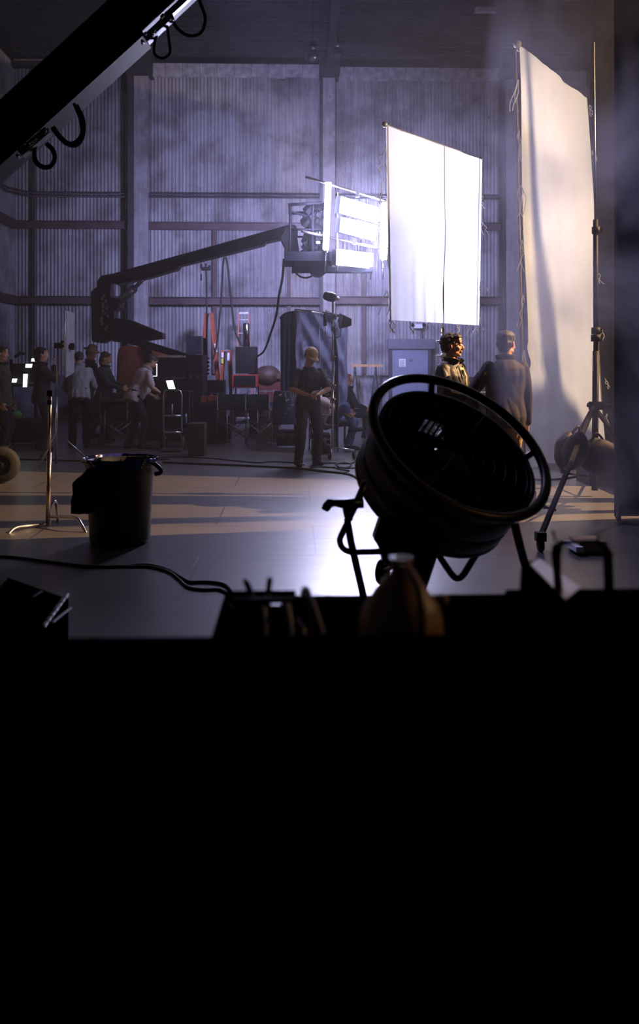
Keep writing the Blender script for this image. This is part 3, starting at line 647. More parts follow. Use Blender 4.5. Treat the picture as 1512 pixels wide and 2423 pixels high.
# ------------------------------------------------------------------ people
def baked(mb, vox, smooth=3, fac=.5):
    me = bpy.data.meshes.new('tmp'); me.from_pydata([tuple(v) for v in mb.v], [], mb.f)
    o = bpy.data.objects.new('tmp', me); C.objects.link(o)
    r = o.modifiers.new('r', 'REMESH'); r.mode = 'VOXEL'; r.voxel_size = vox; r.use_smooth_shade = True
    if smooth:
        s_ = o.modifiers.new('s', 'SMOOTH'); s_.factor = fac; s_.iterations = smooth
    dg = bpy.context.evaluated_depsgraph_get(); dg.update()
    me2 = bpy.data.meshes.new_from_object(o.evaluated_get(dg)); bpy.data.objects.remove(o); bpy.data.meshes.remove(me)
    for p in me2.polygons: p.use_smooth = True
    return me2
def rough_up(me, amp, sc, seed, stretch=(1, 1, .35), ridged=True):
    nrm = [v.normal.copy() for v in me.vertices]
    for v, n in zip(me.vertices, nrm):
        q = Vector((v.co.x*sc*stretch[0], v.co.y*sc*stretch[1], v.co.z*sc*stretch[2]))+Vector((seed, 0, 0))
        a = noise.noise(q); b = noise.noise(q*2.1)
        h = (abs(a)*2-.5+.5*b) if ridged else a+.6*b
        v.co += n*amp*h
def put(me, name, m, parent, **k):
    o = bpy.data.objects.new(name, me); C.objects.link(o); me.materials.clear(); me.materials.append(m); o.parent = parent; WM[o.name] = wm(parent)
    return tag(o, **k)
def ik(a, b, l1, l2, pole):
    d = b-a; L = min(d.length, (l1+l2)*.999); d.normalize(); b = a+d*L
    x = (l1*l1-l2*l2+L*L)/(2*L); h = sqrt(max(0, l1*l1-x*x)); pl = Vector(pole); pl = pl-d*pl.dot(d)
    if pl.length < 1e-6: pl = Vector((0, 0, 1))
    return a+d*x+pl.normalized()*h, b
def chain(mb, pts, rs, n=14):
    for i in range(len(pts)-1): mb.tube([pts[i], pts[i+1]], [rs[i], rs[i+1]], n)
    for p, r in zip(pts, rs): mb.sph(p, r*1.0, 7)
def loft(mb, rings, n=20):   # rings: (center, right axis, fwd axis, rx, ry)
    base = len(mb.v)
    for c, a, f, rx, ry in rings:
        for k in range(n):
            t = 2*pi*k/n; ct, st = cos(t), sin(t)
            ct = math.copysign(abs(ct)**.85, ct); st = math.copysign(abs(st)**.85, st)
            mb.v.append(c+a*rx*ct+f*ry*st)
    for i in range(len(rings)-1):
        for k in range(n): mb.f.append((base+i*n+k, base+i*n+(k+1) % n, base+(i+1)*n+(k+1) % n, base+(i+1)*n+k)); mb.sm.append(True)
    mb.f.append(tuple(base+k for k in range(n))[::-1]); mb.sm.append(False)
    j = base+(len(rings)-1)*n; mb.f.append(tuple(j+k for k in range(n))); mb.sm.append(False)
def hand(mb, w, d, n, side, curl=.5, s=1.):
    # w wrist, d finger direction, n palm normal (curl side), side = thumb side
    d = Vector(d).normalized(); n = Vector(n); n = (n-d*n.dot(d)).normalized(); sd = Vector(side); sd = (sd-d*sd.dot(d)-n*sd.dot(n)).normalized()
    for k, (off, l, pl) in enumerate([(.031, .9, .085), (.010, 1.0, .09), (-.011, .93, .086), (-.030, .74, .078)]):
        kn = w+d*pl*s+sd*off*s; chain(mb, [w+sd*off*.45*s, kn], [.016*s, .0125*s], 8)
        p = kn; a = 0; q = [p]
        for seg, L in enumerate((.042, .027, .021)):
            a += curl*(.75+.35*seg+.06*k); p = p+(d*cos(a)+n*sin(a)+sd*off*.8)*L*l*s; q.append(p)
        chain(mb, q, [.0100*s, .0092*s, .0085*s, .0072*s], 8)
    b = w+d*.022*s+sd*.022*s; p1 = b+(d*.55+sd*.75+n*.25).normalized()*.042*s; p2 = p1+(d*.85+sd*.35+n*.35).normalized()*.033*s; p3 = p2+(d*.95+n*.3).normalized()*.024*s
    chain(mb, [b, p1, p2, p3], [.015*s, .0125*s, .0105*s, .0085*s], 8)
def head_parts(mb, R, c, s=1.):
    def E(p, r, rot=None): mb.sph(c+R@(Vector(p)*s), tuple(q*s for q in r), 10, R if rot is None else R@Euler(rot).to_matrix())
    E((0, -.018, .038), (.076, .097, .084)); E((0, .028, -.012), (.066, .068, .088)); E((0, .030, -.062), (.055, .052, .050)); E((0, .068, -.095), (.026, .020, .020))
    E((0, .086, .030), (.048, .014, .013)); E((0, .072, .060), (.055, .026, .035))
    mb.tube([c+R@(Vector((0, .092, .020))*s), c+R@(Vector((0, .116, -.028))*s)], [.008*s, .013*s], 8); E((0, .112, -.030), (.012, .013, .010))
    for q in (-1, 1):
        E((q*.011, .103, -.034), (.009, .010, .008)); E((q*.038, .064, -.026), (.024, .024, .024)); E((q*.077, -.010, -.006), (.010, .020, .032), (0, q*.15, 0)); E((q*.045, .02, -.070), (.022, .040, .022))
    E((0, .091, -.056), (.024, .011, .006)); E((0, .089, -.067), (.020, .011, .007))
def person(label, loc, heading, H=1.78, lean=0., side=0., feet=None, hands=((-.25, .08, -.07), (.25, .08, -.07)), elb=((-.6, -.8, -.2), (.6, -.8, -.2)), hyaw=0., hpitch=0.,
           pelvis=None, top='jacket', topm=None, pantm=None, sleeve=1., hair='short', hairm=None, shoem=None, vox=.009, curl=.5, detail=False, skin=None, knee=((-.1, 1, .1), (.1, 1, .1)), hdir=None, hnorm=None, footdir=None, cat='person', head_tip=(0, 0), belly=0.):
    k = H/1.78; t = T('person', label, cat, loc, heading); skin = skin or SKIN
    pv = Vector(pelvis or (0, 0, .94))*k
    R = Matrix.Rotation(-lean, 3, 'X')@Matrix.Rotation(side, 3, 'Y')
    def B(x, y, z): return pv+R@Vector((x*k, y*k, z*k))
    ax, fw = R@Vector((1, 0, 0)), R@Vector((0, 1, 0))
    hips = [B(-.09, 0, -.02), B(.09, 0, -.02)]; sh = [B(-.172, -.01, .45), B(.172, -.01, .45)]
    feet = feet or [(-.12, .0, 0), (.12, .02, 0)]; footdir = footdir or [(-.15, 1, 0), (.15, 1, 0)]
    body = MB()
    rings = [(B(0, 0, -.10), .13, .09), (B(0, 0, -.03), .165, .115), (B(0, .005+belly*.3, .08), .155, .11+belly*.5), (B(0, .008+belly, .18), .145, .105+belly), (B(0, .01, .30), .165, .115), (B(0, 0, .38), .18, .12), (B(0, -.01, .45), .165, .10), (B(0, -.012, .49), .12, .08), (B(0, -.012, .52), .08, .068), (B(0, -.01, .56), .060, .060)]
    loft(body, [(c, ax, fw, a*k, b*k) for c, a, b in rings])
    hc = B(0, .02, .56)+R@Vector((0, .015, 0))
    HR = R@Matrix.Rotation(0, 3, 'X')
    HRm = Matrix.Rotation(hyaw, 3, 'Z')@Matrix.Rotation(-hpitch-lean*.35, 3, 'X')@Matrix.Rotation(head_tip[0], 3, 'Y')
    neck0 = B(0, -.012, .50); up = (R@Vector((0, .05, 1))).lerp(HRm@Vector((0, .1, 1)), .5).normalized()
    hcen = neck0+up*.192*k
    chain(body, [neck0, hcen-HRm@Vector((0, .01, .05))*k], [.062*k, .056*k])
    head_parts(body, HRm, hcen, k)
    P_ = []; 
    for i in range(2):
        f_ = Vector(feet[i])*k; an = f_+Vector((0, -.02, .085))*k
        kn, an = ik(hips[i], an, .44*k, .43*k, knee[i]); P_.append((hips[i], kn, an))
        chain(body, [hips[i], kn], [.088*k, .058*k]); chain(body, [kn, kn.lerp(an, .3), an], [.055*k, .056*k, .038*k])
        fd = Vector(footdir[i]).normalized(); chain(body, [an-Vector((0, 0, .03))*k, an+fd*.13*k-Vector((0, 0, .055))*k], [.036*k, .03*k])
    A_ = []
    for i in range(2):
        hw = pv+Vector((0, 0, -.94))*k*0+Vector(hands[i])*k
        el, wr = ik(sh[i], hw, .30*k, .265*k, elb[i]); A_.append((sh[i], el, wr))
        chain(body, [sh[i], sh[i].lerp(el, .4), el], [.056*k, .050*k, .041*k]); chain(body, [el, el.lerp(wr, .3), wr], [.041*k, .042*k, .027*k])
        d = Vector(hdir[i]) if hdir else (wr-el).normalized(); n = Vector(hnorm[i]) if hnorm else Vector((1 if i == 0 else -1, 0, 0))
        thumb = Vector((0, 1, 0)) if not hnorm else Vector(n).cross(d)*(1 if i == 0 else -1)
        hand(body, wr, d, n, thumb, curl, k)
    put(baked(body, vox, 2, .4), 'body', skin, t)
    # trousers
    if pantm:
        m = MB()
        loft(m, [(c, ax, fw, a*k, b*k) for c, a, b in [(B(0, 0, -.12), .14, .11), (B(0, 0, -.04), .185, .135), (B(0, 0, .08), .168, .125+belly*.4)]])
        for i, (a, b, c) in enumerate(P_): chain(m, [a, a.lerp(b, .5), b], [.105*k, .092*k, .078*k]); chain(m, [b, b.lerp(c, .5), c+(c-b).normalized()*.02*k], [.078*k, .074*k, .070*k])
        me = baked(m, .011 if detail else .014, 3); rough_up(me, .010, 9, 3, (1, 1, .9)); put(me, 'trousers', pantm, t)
    # shoes
    for i in range(2):
        m = MB(); an = P_[i][2]; fd = Vector(footdir[i]).normalized(); dn = Vector((0, 0, -1)) if abs(fd.z) < .5 else Vector((fd.y, -fd.x, 0))
        sd = fd.cross(Vector((0, 0, 1))).normalized(); upv = sd.cross(fd).normalized()
        b0 = an-upv*.05*k-fd*.04*k
        chain(m, [b0, b0+fd*.10*k, b0+fd*.20*k-upv*.005*k], [.044*k, .045*k, .036*k], 10); chain(m, [an, b0+fd*.05*k], [.047*k, .046*k])
        m.prism([b0-upv*.036*k-fd*.05*k+sd*.035*k, b0-upv*.036*k-fd*.05*k-sd*.035*k, b0-upv*.036*k+fd*.21*k-sd*.04*k, b0-upv*.036*k+fd*.24*k, b0-upv*.036*k+fd*.21*k+sd*.04*k], upv*.025*k)
        put(baked(m, .012, 2), 'shoe', shoem or BLK, t)
    # top
    m = MB(); hem = {'jacket': -.14, 'shirt': -.12, 'tshirt': -.10}[top]; g = {'jacket': .030, 'shirt': .022, 'tshirt': .020}[top]
    rr = [(B(0, 0, hem), .185, .14), (B(0, 0, -.03), .19, .145), (B(0, .005+belly*.3, .08), .178, .13+belly*.5), (B(0, .008+belly, .18), .17, .125+belly), (B(0, .01, .30), .185, .13), (B(0, 0, .38), .19, .132), (B(0, -.01, .445), .172, .112), (B(0, -.012, .485), .128, .092), (B(0, -.012, .515), .088, .078), (B(0, -.012, .535), .072, .070)]
    loft(m, [(c, ax, fw, (a+g-.015)*k, (b+g-.015)*k) for c, a, b in rr])
    for (a, b, c) in A_:
        if top == 'jacket': chain(m, [a, a.lerp(b, .5), b], [.070*k, .072*k, .064*k])
        else: chain(m, [a, a.lerp(b, .35 if sleeve < .5 else 1)], [.064*k, .064*k])
        if sleeve < .5: chain(m, [a.lerp(b, .3), a.lerp(b, .78)], [.064*k, .068*k])
        elif sleeve <= 1: chain(m, [a.lerp(b, .5), b, b.lerp(c, .95*sleeve)], [.066*k, .062*k if top == 'jacket' else .056*k, .048*k if top == 'jacket' else .042*k])
    me = baked(m, .010 if detail else .013, 4); rough_up(me, (.008 if detail else .012) if top != 'tshirt' else .007, 8.5, 11, (1.2, .8, .5)); tp = put(me, top if top != 'tshirt' else 't_shirt', topm, t)
    if top in ('jacket', 'shirt'):
        m = MB(); nb = B(0, -.008, .515); n = 26
        def cf(u, v):
            a = pi/2+.42+(2*pi-.84)*u; r = .079+.016*v; op = abs(u-.5)*2
            return nb+R@Vector((cos(a)*r*1.05*k, (sin(a)*r+.012)*k, (.02+.052*v*(1-.25*op))*k))+R@Vector((0, .03*op**6*v, -.03*op**4))*k
        m.grid(cf, n, 3); m.build('collar', topm, tp, local=True, solid=.008)
    # hair / hats
    def H_(p): return hcen+HRm@(Vector(p)*k)
    if hair:
        m = MB(); hm = hairm or mat('dark_hair', (.02, .014, .012), .6, 0, .3, 40)
        def E(p, r): m.sph(H_(p), tuple(q*k for q in r), 10, HRm)
        if hair == 'curly':
            E((0, -.030, .055), (.088, .098, .084)); E((0, -.055, .0), (.084, .070, .070)); E((0, .045, .095), (.066, .052, .034))
            me = baked(m, .008, 1); rough_up(me, .014, 34, 5, (1, 1, 1), False)
        elif hair == 'mop':
            E((0, -.028, .050), (.087, .100, .085)); E((0, -.048, .0), (.084, .072, .076)); E((0, -.055, -.05), (.062, .05, .045)); E((0, .05, .085), (.068, .045, .035))
            me = baked(m, .008, 1); rough_up(me, .009, 24, 5, (1, 1, .5), False)
        elif hair == 'long':
            E((0, -.030, .050), (.085, .100, .084)); E((0, -.065, -.03), (.088, .060, .12)); E((0, .03, .09), (.064, .05, .03))
            me = baked(m, .010, 1); rough_up(me, .012, 24, 5, (1, 1, .5), False)
        else:
            E((0, -.028, .050), (.086, .100, .084)); E((0, -.050, .0), (.082, .066, .066)); E((0, .03, .090), (.064, .06, .036))
            me = baked(m, .010, 1); rough_up(me, .006, 30, 5, (1, 1, 1), False)
        if hair != 'bald': put(me, 'hair', hm, t)
    if detail:
        for q in (-1, 1):
            m = MB(); m.sph(H_((q*.031, .086, .008)), .0115*k, 8); m.build('eye', mat('eye_white', (.6, .58, .56), .2), t, local=True)
            m = MB(); m.sph(H_((q*.031, .094, .008)), .0055*k, 6); m.build('iris', mat('dark_iris', (.03, .02, .015), .15), [o for o in bpy.data.objects if o.parent == t and o.name.startswith('eye')][-1], local=True)
            m = MB(); m.tube([H_((q*.014, .098, .024)), H_((q*.034, .096, .031)), H_((q*.052, .080, .026))], .0045*k, 6); m.build('eyebrow', mat('dark_hair', (.02, .014, .012), .6), t, local=True)
    t2 = dict(t=t, H=H_, k=k, B=B, R=R, HR=HRm, hc=hcen, A=A_, P=P_)
    return t2
LEATH = mat('dark_waxed_jacket', (.013, .012, .012), .5, 0, .3, 9, .1, 60, .3)
BROWNJ = mat('brown_canvas_jacket', (.020, .014, .012), .75, 0, .3, 9, .1, 60, .3)
JEANS = mat('blue_denim', (.05, .07, .16), .8, 0, .35, 9, .2, 90)
KHAKI = mat('khaki_cloth', (.36, .25, .14), .8, 0, .2, 9, .2, 60)
# man in profile beside the silk
pa = P(1070, 800, 9.0)
A = person('curly-haired man in an open-collared dark jacket, in profile facing right', (pa.x, 9.0, 0), -pi/2-.72, H=1.84, hyaw=.42, hpitch=-.03, top='jacket', topm=LEATH, pantm=DKCL, hair='curly', detail=True, vox=.007,
           hands=((.02, .33, .11), (.10, .30, .15)), elb=((-.4, -.8, -.9), (.8, -.5, -.8)), hdir=((.7, .6, -.45), (-.6, .6, -.3)), hnorm=((-.3, .2, -1), (-.3, -.3, -1)), curl=.45)
m = MB(); B = A['B']; m.prism([B(-.035, .095, .470), B(.035, .095, .470), B(.052, .136, .38), B(.018, .150, .22), B(-.018, .150, .22), B(-.052, .136, .38)], A['R']@Vector((0, .014, 0)))
sp = m.build('shirt_front', mat('cream_shirt', (.42, .34, .24), .8), A['t'], local=True)
m = MB(); m.bar(B(0, .122, .445), B(0, .166, .24), .035, .012, (0, 1, 0)); m.build('tie', DKCL, sp, local=True)
for q in (-1, 1):
    m = MB(); m.prism([B(q*.032, .090, .49), B(q*.075, .080, .475), B(q*.095, .128, .37), B(q*.028, .152, .19), B(q*.018, .150, .24)], A['R']@Vector((0, .014, 0))); m.build('lapel', LEATH, A['t'], local=True)
# man seen from behind
pb = P(1196, 800, 8.7)
Bm = person('shaggy-haired man in a brown jacket and khaki trousers, seen from behind', (pb.x, 8.7, 0), .12, H=1.86, hyaw=-.85, hpitch=.12, top='jacket', topm=BROWNJ, pantm=KHAKI, hair='mop', detail=True, vox=.007,
            hands=((-.30, .10, -.02), (.27, .10, -.10)), elb=((-.9, -.5, -.1), (.9, -.4, 0)), hdir=((0, .2, -1), (0, .25, -1)))
# man in the cap
pc = P(729, 840, 12.5)
Cc = person('man in a sand-coloured cap and black t-shirt looking down at a card', (pc.x, 12.5, 0), pi+.25, H=1.76, lean=.10, hyaw=.25, hpitch=.50, top='tshirt', topm=mat('black_tshirt', (.022, .018, .020), .8, 0, .3, 8, .2, 60), pantm=mat('dark_brown_trousers', (.030, .025, .024), .85, 0, .3, 8, .2, 60), sleeve=.3, hair='short', detail=True, vox=.008,
            hands=((-.07, .33, .13), (.10, .32, .12)), elb=((-1, -.25, -.5), (1, -.25, -.5)), hdir=((.75, .6, -.15), (-.75, .6, -.15)), hnorm=((.1, .2, -1), (-.1, .2, -1)), feet=((-.14, -.02, 0), (.17, .10, 0)), curl=.35)
m = MB(); HR, hc, k_ = Cc['HR'], Cc['hc'], Cc['k']; H_ = Cc['H']
def capf(u, v):
    th = v*pi/2*1.02; ph = 2*pi*u; return H_((.096*sin(th)*cos(ph), -.010+.118*sin(th)*sin(ph), .045+.102*cos(th)))
m.grid(capf, 28, 10); CAPM = mat('sand_cap_cloth', (.62, .44, .24), .85, 0, .15, 14, .2, 60)
cp = m.build('cap', CAPM, Cc['t'], local=True, solid=.004)
m = MB(); m.grid(lambda u, v: H_((.080*cos(pi*u)*(1-.12*v), .095*sin(pi*u)**.6+(.085*v)*sin(pi*u)**.5, .047-.02*v-.012*cos(pi*u)**2)), 16, 5); m.build('peak', CAPM, cp, local=True, solid=.004)
m = MB(); w_ = Cc['A'][1][2]; m.box((Cc['A'][0][2]+w_)/2+Vector((0, .08, .03)), (.10, .12, .004), (.5, .1, .3))
cd = MB(); cd.v = [Matrix.Translation(Cc['t'].location)@Matrix.Rotation(Cc['t'].rotation_euler.z, 4, 'Z')@v for v in m.v]; cd.f = m.f; cd.sm = m.sm
cd.build('card', PAPER, label='small white card held by the man in the cap', cat='card')
# crew at the left
def X(px, Y): return P(px, 800, Y).x
GREYM = mat('grey_shirt_cloth', (.34, .33, .38), .85, 0, .15, 8, .2, 50)
PINKW = mat('pale_checked_shirt', (.62, .52, .58), .85, 0, .12, 26, .2, 50)
person('person in dark clothes cut off by the left frame edge, lit cheek facing right', (X(2, 13.6), 13.6, 0), -pi/2, H=1.80, top='jacket', topm=mat('dark_olive_coat', (.035, .03, .022), .9, 0, .3, 8), pantm=DKCL, hair='short', vox=.012, hpitch=.05)
person('person in a black hooded top with one hand raised to the chin', (X(98, 14.8), 14.8, 0), -pi/2+.35, H=1.80, top='jacket', topm=mat('black_hooded_top', (.010, .011, .013), .95), pantm=DKCL, hair='long', hairm=mat('black_beanie', (.008, .008, .010), .95), vox=.012,
       hands=((-.24, .1, -.05), (.04, .20, .50)), hdir=((0, .2, -1), (0, .2, 1)), hnorm=((1, 0, 0), (0, -1, 0)), elb=((-.6, -.8, -.2), (.3, .5, -1)))
person('person in a grey long-sleeved shirt bending forward, seen from behind', (X(188, 15.3), 15.3, 0), .25, H=1.80, lean=.42, hyaw=.1, hpitch=.5, top='shirt', topm=GREYM, pantm=DKCL, hair='short', vox=.012, hands=((-.18, .45, .0), (.22, .42, -.05)))
hp = person('person in a wide-brimmed hat behind the grey-shirted one', (X(212, 17.2), 17.2, 0), -pi/2-.3, H=1.86, hpitch=.35, top='jacket', topm=DKCL, pantm=DKCL, hair='short', vox=.013)
m = MB(); m.lathe(hp['H']((0, -.01, .07)), hp['HR']@Vector((0, 0, 1)), [(.17, -.015), (.165, 0), (.10, .005), (.095, .05), (.085, .10), (.04, .115), (0, .11)], 24)
m.build('hat', mat('tan_felt', (.24, .16, .10), .85), hp['t'], local=True, solid=.004)
person('long-haired person looking down, in a dark top with a pale strap', (X(247, 16.2), 16.2, 0), -pi/2-.1, H=1.74, hpitch=.30, top='jacket', topm=mat('dark_green_top', (.02, .025, .028), .9), pantm=DKCL, hair='long', hairm=mat('brown_hair', (.045, .028, .02), .6, 0, .3, 40), vox=.012, hands=((-.05, .36, .16), (.12, .38, .12)), elb=((-.6, -.3, -1), (.6, -.3, -1)))
person('person in a pale checked short-sleeved shirt bending towards the laptop', (X(318, 15.0), 15.0, 0), -pi/2+.62, H=1.76, lean=.46, hpitch=.45, hyaw=-.1, top='shirt', topm=PINKW, pantm=mat('dark_trousers', (.02, .022, .03), .9), sleeve=.3, hair='short', vox=.010, belly=.05,
       hands=((-.10, .42, -.02), (.28, .40, .02)), feet=((-.15, -.02, 0), (.16, .10, 0)))
# seated crew
YS = 14.6
person('seated person in a pale t-shirt and jeans, legs crossed, behind the man in the cap', (X(778, YS), YS, 0), -pi/2-.12, H=1.76, lean=-.42, pelvis=(0, 0, .50), top='tshirt', topm=mat('cream_tshirt', (.70, .55, .50), .85, 0, .1, 9, .2, 60), pantm=JEANS, sleeve=.3, hair='short', vox=.010, hpitch=-.2,
       feet=((-.10, .36, .0), (.02, .44, .33)), knee=((-.1, 1, .6), (.5, .5, 1)), footdir=((0, 1, 0), (-.2, 1, .05)), hands=((-.22, .34, .16), (.22, .36, .14)), elb=((-.6, -.6, -.6), (.6, -.6, -.6)))
person('red-haired person sitting almost hidden behind the blue draped frame', (X(822, 17.0), 17.0, 0), -pi/2+.2, H=1.72, pelvis=(0, 0, .52), top='jacket', topm=DKCL, pantm=DKCL, hair='long', hairm=mat('red_hair', (.30, .07, .03), .6, 0, .3, 40), vox=.013,
       feet=((-.12, .44, 0), (.12, .42, 0)), knee=((-.1, 1, 1), (.1, 1, 1)), hands=((-.2, .34, .1), (.2, .34, .1)))
YD = 15.8
# ------------------------------------------------------------------ unseen flags added to shape the warm lamps (right of the frame)
SP = Vector(STRIPE_P)
fl_ = T('cutter_flags', 'black slotted cutter flags on a stand, added to stripe the warm side lamp', 'flag', (SP.x-1.2, SP.y+.9, 0))
xg = SP.x-1.2
def slat(y0, y1, z0=5.1, z1=7.2):
    m = MB(); m.bb((xg-.004, SP.y+y0, z0), (xg+.004, SP.y+y1, z1)); m.build('slat', BLK, fl_)
slat(.264, 1.2); slat(.005, .068); slat(-.122, -.088); slat(-1.2, -.183)
m = MB(); m.tube([(xg, SP.y+1.1, 0), (xg, SP.y+1.1, 7.25)], .018, 8); m.tube([(xg, SP.y+1.2, 7.22), (xg, SP.y-1.2, 7.22)], .012, 8); m.build('stand', BLKM, fl_)
def lamp_body(label, p, t, r=.09, gap=.02, hang=0):
    p, t = Vector(p), Vector(t); d = (t-p).normalized(); q = p-d*gap
    L_ = T('spot_lamp', label, 'lamp', (p.x, p.y, 0))
    m = MB(); m.lathe(q, -d, [(r*1.2, -.05), (r, 0), (r, .22), (r*.6, .28), (0, .28)], 20); m.build('lamp_housing', BLK, L_)
    m = MB(); z = (q-d*.1)
    if hang: L_.location.z = 0; m.tube([(z.x, z.y, z.z), (z.x, z.y, rz(z.y)+.2)], .018, 8); m.build('hanger', BLKM, L_); return
    m.tube([(z.x, z.y, 0), (z.x, z.y, z.z-r)], .018, 8)
    for a in (0, 2.1, 4.2): m.tube([(z.x, z.y, .8), (z.x+.6*cos(a), z.y+.6*sin(a), .02)], .014, 6)
    m.build('stand', BLKM, L_)
lamp_body('warm side lamp on a tall stand shining through the slotted flags', STRIPE_P, (-.5, 9.2, .4), .08, .03)
lamp_body('warm key lamp on a tall stand aimed at the muslin frame', KEY_P, (3.6, 12.6, 3.2), .12, .08)
KP = Vector(KEY_P)
def mus(u, v, t): return KP.lerp(C0.lerp(C1, u).lerp(D0.lerp(D1, u), v), t)
kf = T('cutter_flag', 'added black cutter flag and upright bar blocking parts of the warm key lamp', 'flag', (mus(.5, .8, .25).x, mus(.5, .8, .25).y, 0))
m = MB(); q = [mus(-.25, .815, .25), mus(.42, .80, .25), mus(.62, .90, .25), mus(1.4, 1.10, .25), mus(1.4, 1.6, .25), mus(-.25, 1.6, .25)]; m.prism(q, (.003, .003, 0)); m.build('flag', BLK, kf)  # outline shaped to cut warm light off the lower muslin
m = MB(); q = [mus(.05, -.03, .25), mus(.09, -.03, .25), mus(.24, .45, .25), mus(.46, .86, .25), mus(.22, .86, .25), mus(.12, .45, .25)]; m.prism(q, (.003, .003, 0)); m.build('bar', BLK, kf)  # added bar shaped to cast the slanting shadow strip on the muslin
m = MB(); m.bb((7.095, 7.5, 1.2), (7.105, 9.46, 4.36)); m.build('side_flag', BLK, kf)  # added to keep key light off the crank stand and floor
m = MB(); a = mus(.5, 1.2, .25); m.tube([(a.x, a.y, 0), a], .015, 8); m.build('stand', BLKM, kf)
# ------------------------------------------------------------------ mic / light stand behind the capped man
YM = 13.3
st = T('wheeled_stand', 'tall wheeled steel stand with lamps, right of the man in the cap', 'stand', G(786, 1086))
m = MB(); m.tube([P(786, 1060, YM), P(788, 880, YM)], .020, 10); m.tube([P(788, 890, YM), P(788, 708, YM)], .017, 10); m.build('pole', STEEL, st)
m = MB(); m.tube([P(797, 1058, YM+.1), P(797, 850, YM+.1), P(790, 780, YM)], .026, 10); m.build('rear_pole', BLK, st)
for (x, y) in ((788, 848), (790, 750), (789, 778), (788, 915), (787, 948)):
    m = MB(); m.box(P(x, y, YM-.03), (.08, .07, .08)); m.cyl(P(x, y, YM-.05), P(x+6, y-4, YM-.1), .012); m.build('clamp', DSTEEL, st)
m = MB(); m.tube([P(785, 1058, YM), P(782, 1072, YM-.1)], .016, 8); m.tube([P(787, 1058, YM), P(838, 1066, YM-.2)], .016, 8); m.tube([P(787, 1056, YM), P(770, 1050, YM+.4)], .016, 8); m.build('base_leg', STEEL, st)
for (x, y) in ((780, 1079), (838, 1079), (770, 1066)):
    q = G(x, y+8); m = MB(); m.lathe(q+Vector((-.02, 0, .055)), (1, .3, 0), [(0, 0), (.045, 0), (.055, .01), (.055, .03), (.045, .04), (0, .04)], 16); m.bar(q+Vector((0, 0, .05)), q+Vector((0, 0, .14)), .04, .03); m.build('caster', BLKM, st)
hd = T('lamp_head', 'black capsule-shaped lamp head on top of the wheeled stand', 'lamp', P(781, 702, YM))
m = MB(); a, b = P(765, 698, YM), P(792, 705, YM); ring = []
m.tube([a, a.lerp(b, .15), a.lerp(b, .5), b, b+(b-a)*.15], [.035, .065, .078, .07, .03], 14); m.build('housing', BLK, hd)
m = MB(); m.cyl(b, P(799, 708, YM), .03); m.sph(P(799, 707, YM), .035, 6); m.build('clamp', STEEL, hd)
bd = T('barn_door_lamp', 'lamp with an open wire grid, left of the wheeled stand pole', 'lamp', P(783, 752, YM))
fr = [P(774, 733, YM), P(797, 752, YM), P(785, 765, YM-.1), P(766, 760, YM)]
m = MB()
q = [P(771, 733, YM), P(790, 745, YM), P(790, 768, YM), P(768, 758, YM)]
m.tube(q, .008, 6, closed=True)
for i in range(1, 7): m.tube([q[0].lerp(q[1], i/7), q[3].lerp(q[2], i/7)], .0045, 5)
for i in range(1, 6): m.tube([q[0].lerp(q[3], i/6), q[1].lerp(q[2], i/6)], .0045, 5)
m.build('wire_grid', BLK, bd)
m = MB(); m.prism([P(765, 748, YM+.1), P(769, 740, YM+.1), P(771, 762, YM+.1), P(766, 762, YM+.1)], (0, .15, 0)); m.box(P(769, 765, YM), (.05, .08, .08)); m.build('housing', BLKM, bd)
m = MB(); m.tube([P(770, 765, YM), P(772, 795, YM), P(788, 800, YM)], .009, 6); m.build('bracket', DSTEEL, bd)
bd = T('floodlight', 'dark square floodlight tilted down, right of the wheeled stand pole', 'lamp', P(816, 765, YM))
m = MB(); m.prism([P(806, 741, YM), P(832, 754, YM), P(832, 770, YM), P(805, 777, YM), P(800, 758, YM)], (0, .22, 0)); m.build('housing', BLK, bd, bevel=.008)
m = MB(); m.prism([P(803, 742, YM-.02), P(812, 744, YM-.02), P(806, 776, YM-.02), P(801, 764, YM-.02)], (0, .02, 0)); m.build('reflector', STEEL, bd)
m = MB(); m.tube([P(806, 772, YM), P(805, 795, YM), P(791, 802, YM)], .009, 6); m.build('bracket', DSTEEL, bd)
ct = T('control_box', 'cluttered black electronics box hanging on the wheeled stand', 'control box', P(775, 935, YM+.2))
m = MB(); a, b = P(762, 938, YM+.5), P(795, 900, YM+.25); m.bb(a, b); m.build('case', BLK, ct, bevel=.01)
for i in range(28): m = MB(); m.box(P(764+(i % 7)*4.6+rnd.uniform(-1, 1), 904+(i//7)*10+rnd.uniform(-2, 2), YM+.23), (rnd.uniform(.01, .03), .02, rnd.uniform(.008, .025))); m.build('button', STEEL, ct)
m = MB(); m.tube([P(762, 898, YM+.3), P(762, 892, YM+.3), P(795, 892, YM+.3), P(795, 898, YM+.3)], .01, 6); m.build('handle', BLK, ct)
m = MB(); m.bb(P(758, 892, YM+.25), P(773, 874, YM+.235)); m.build('paper_sheet', PAPER, label='white sheet of paper above the electronics box', cat='paper')
m = MB(); m.tube([P(758, 892, YD-.13), P(756, 742, YD-.02)], .006, 6); m.build('pull_cord', PAPER, label='thin pale cord hanging in front of the blue drape', cat='cord')
# blue draped frame

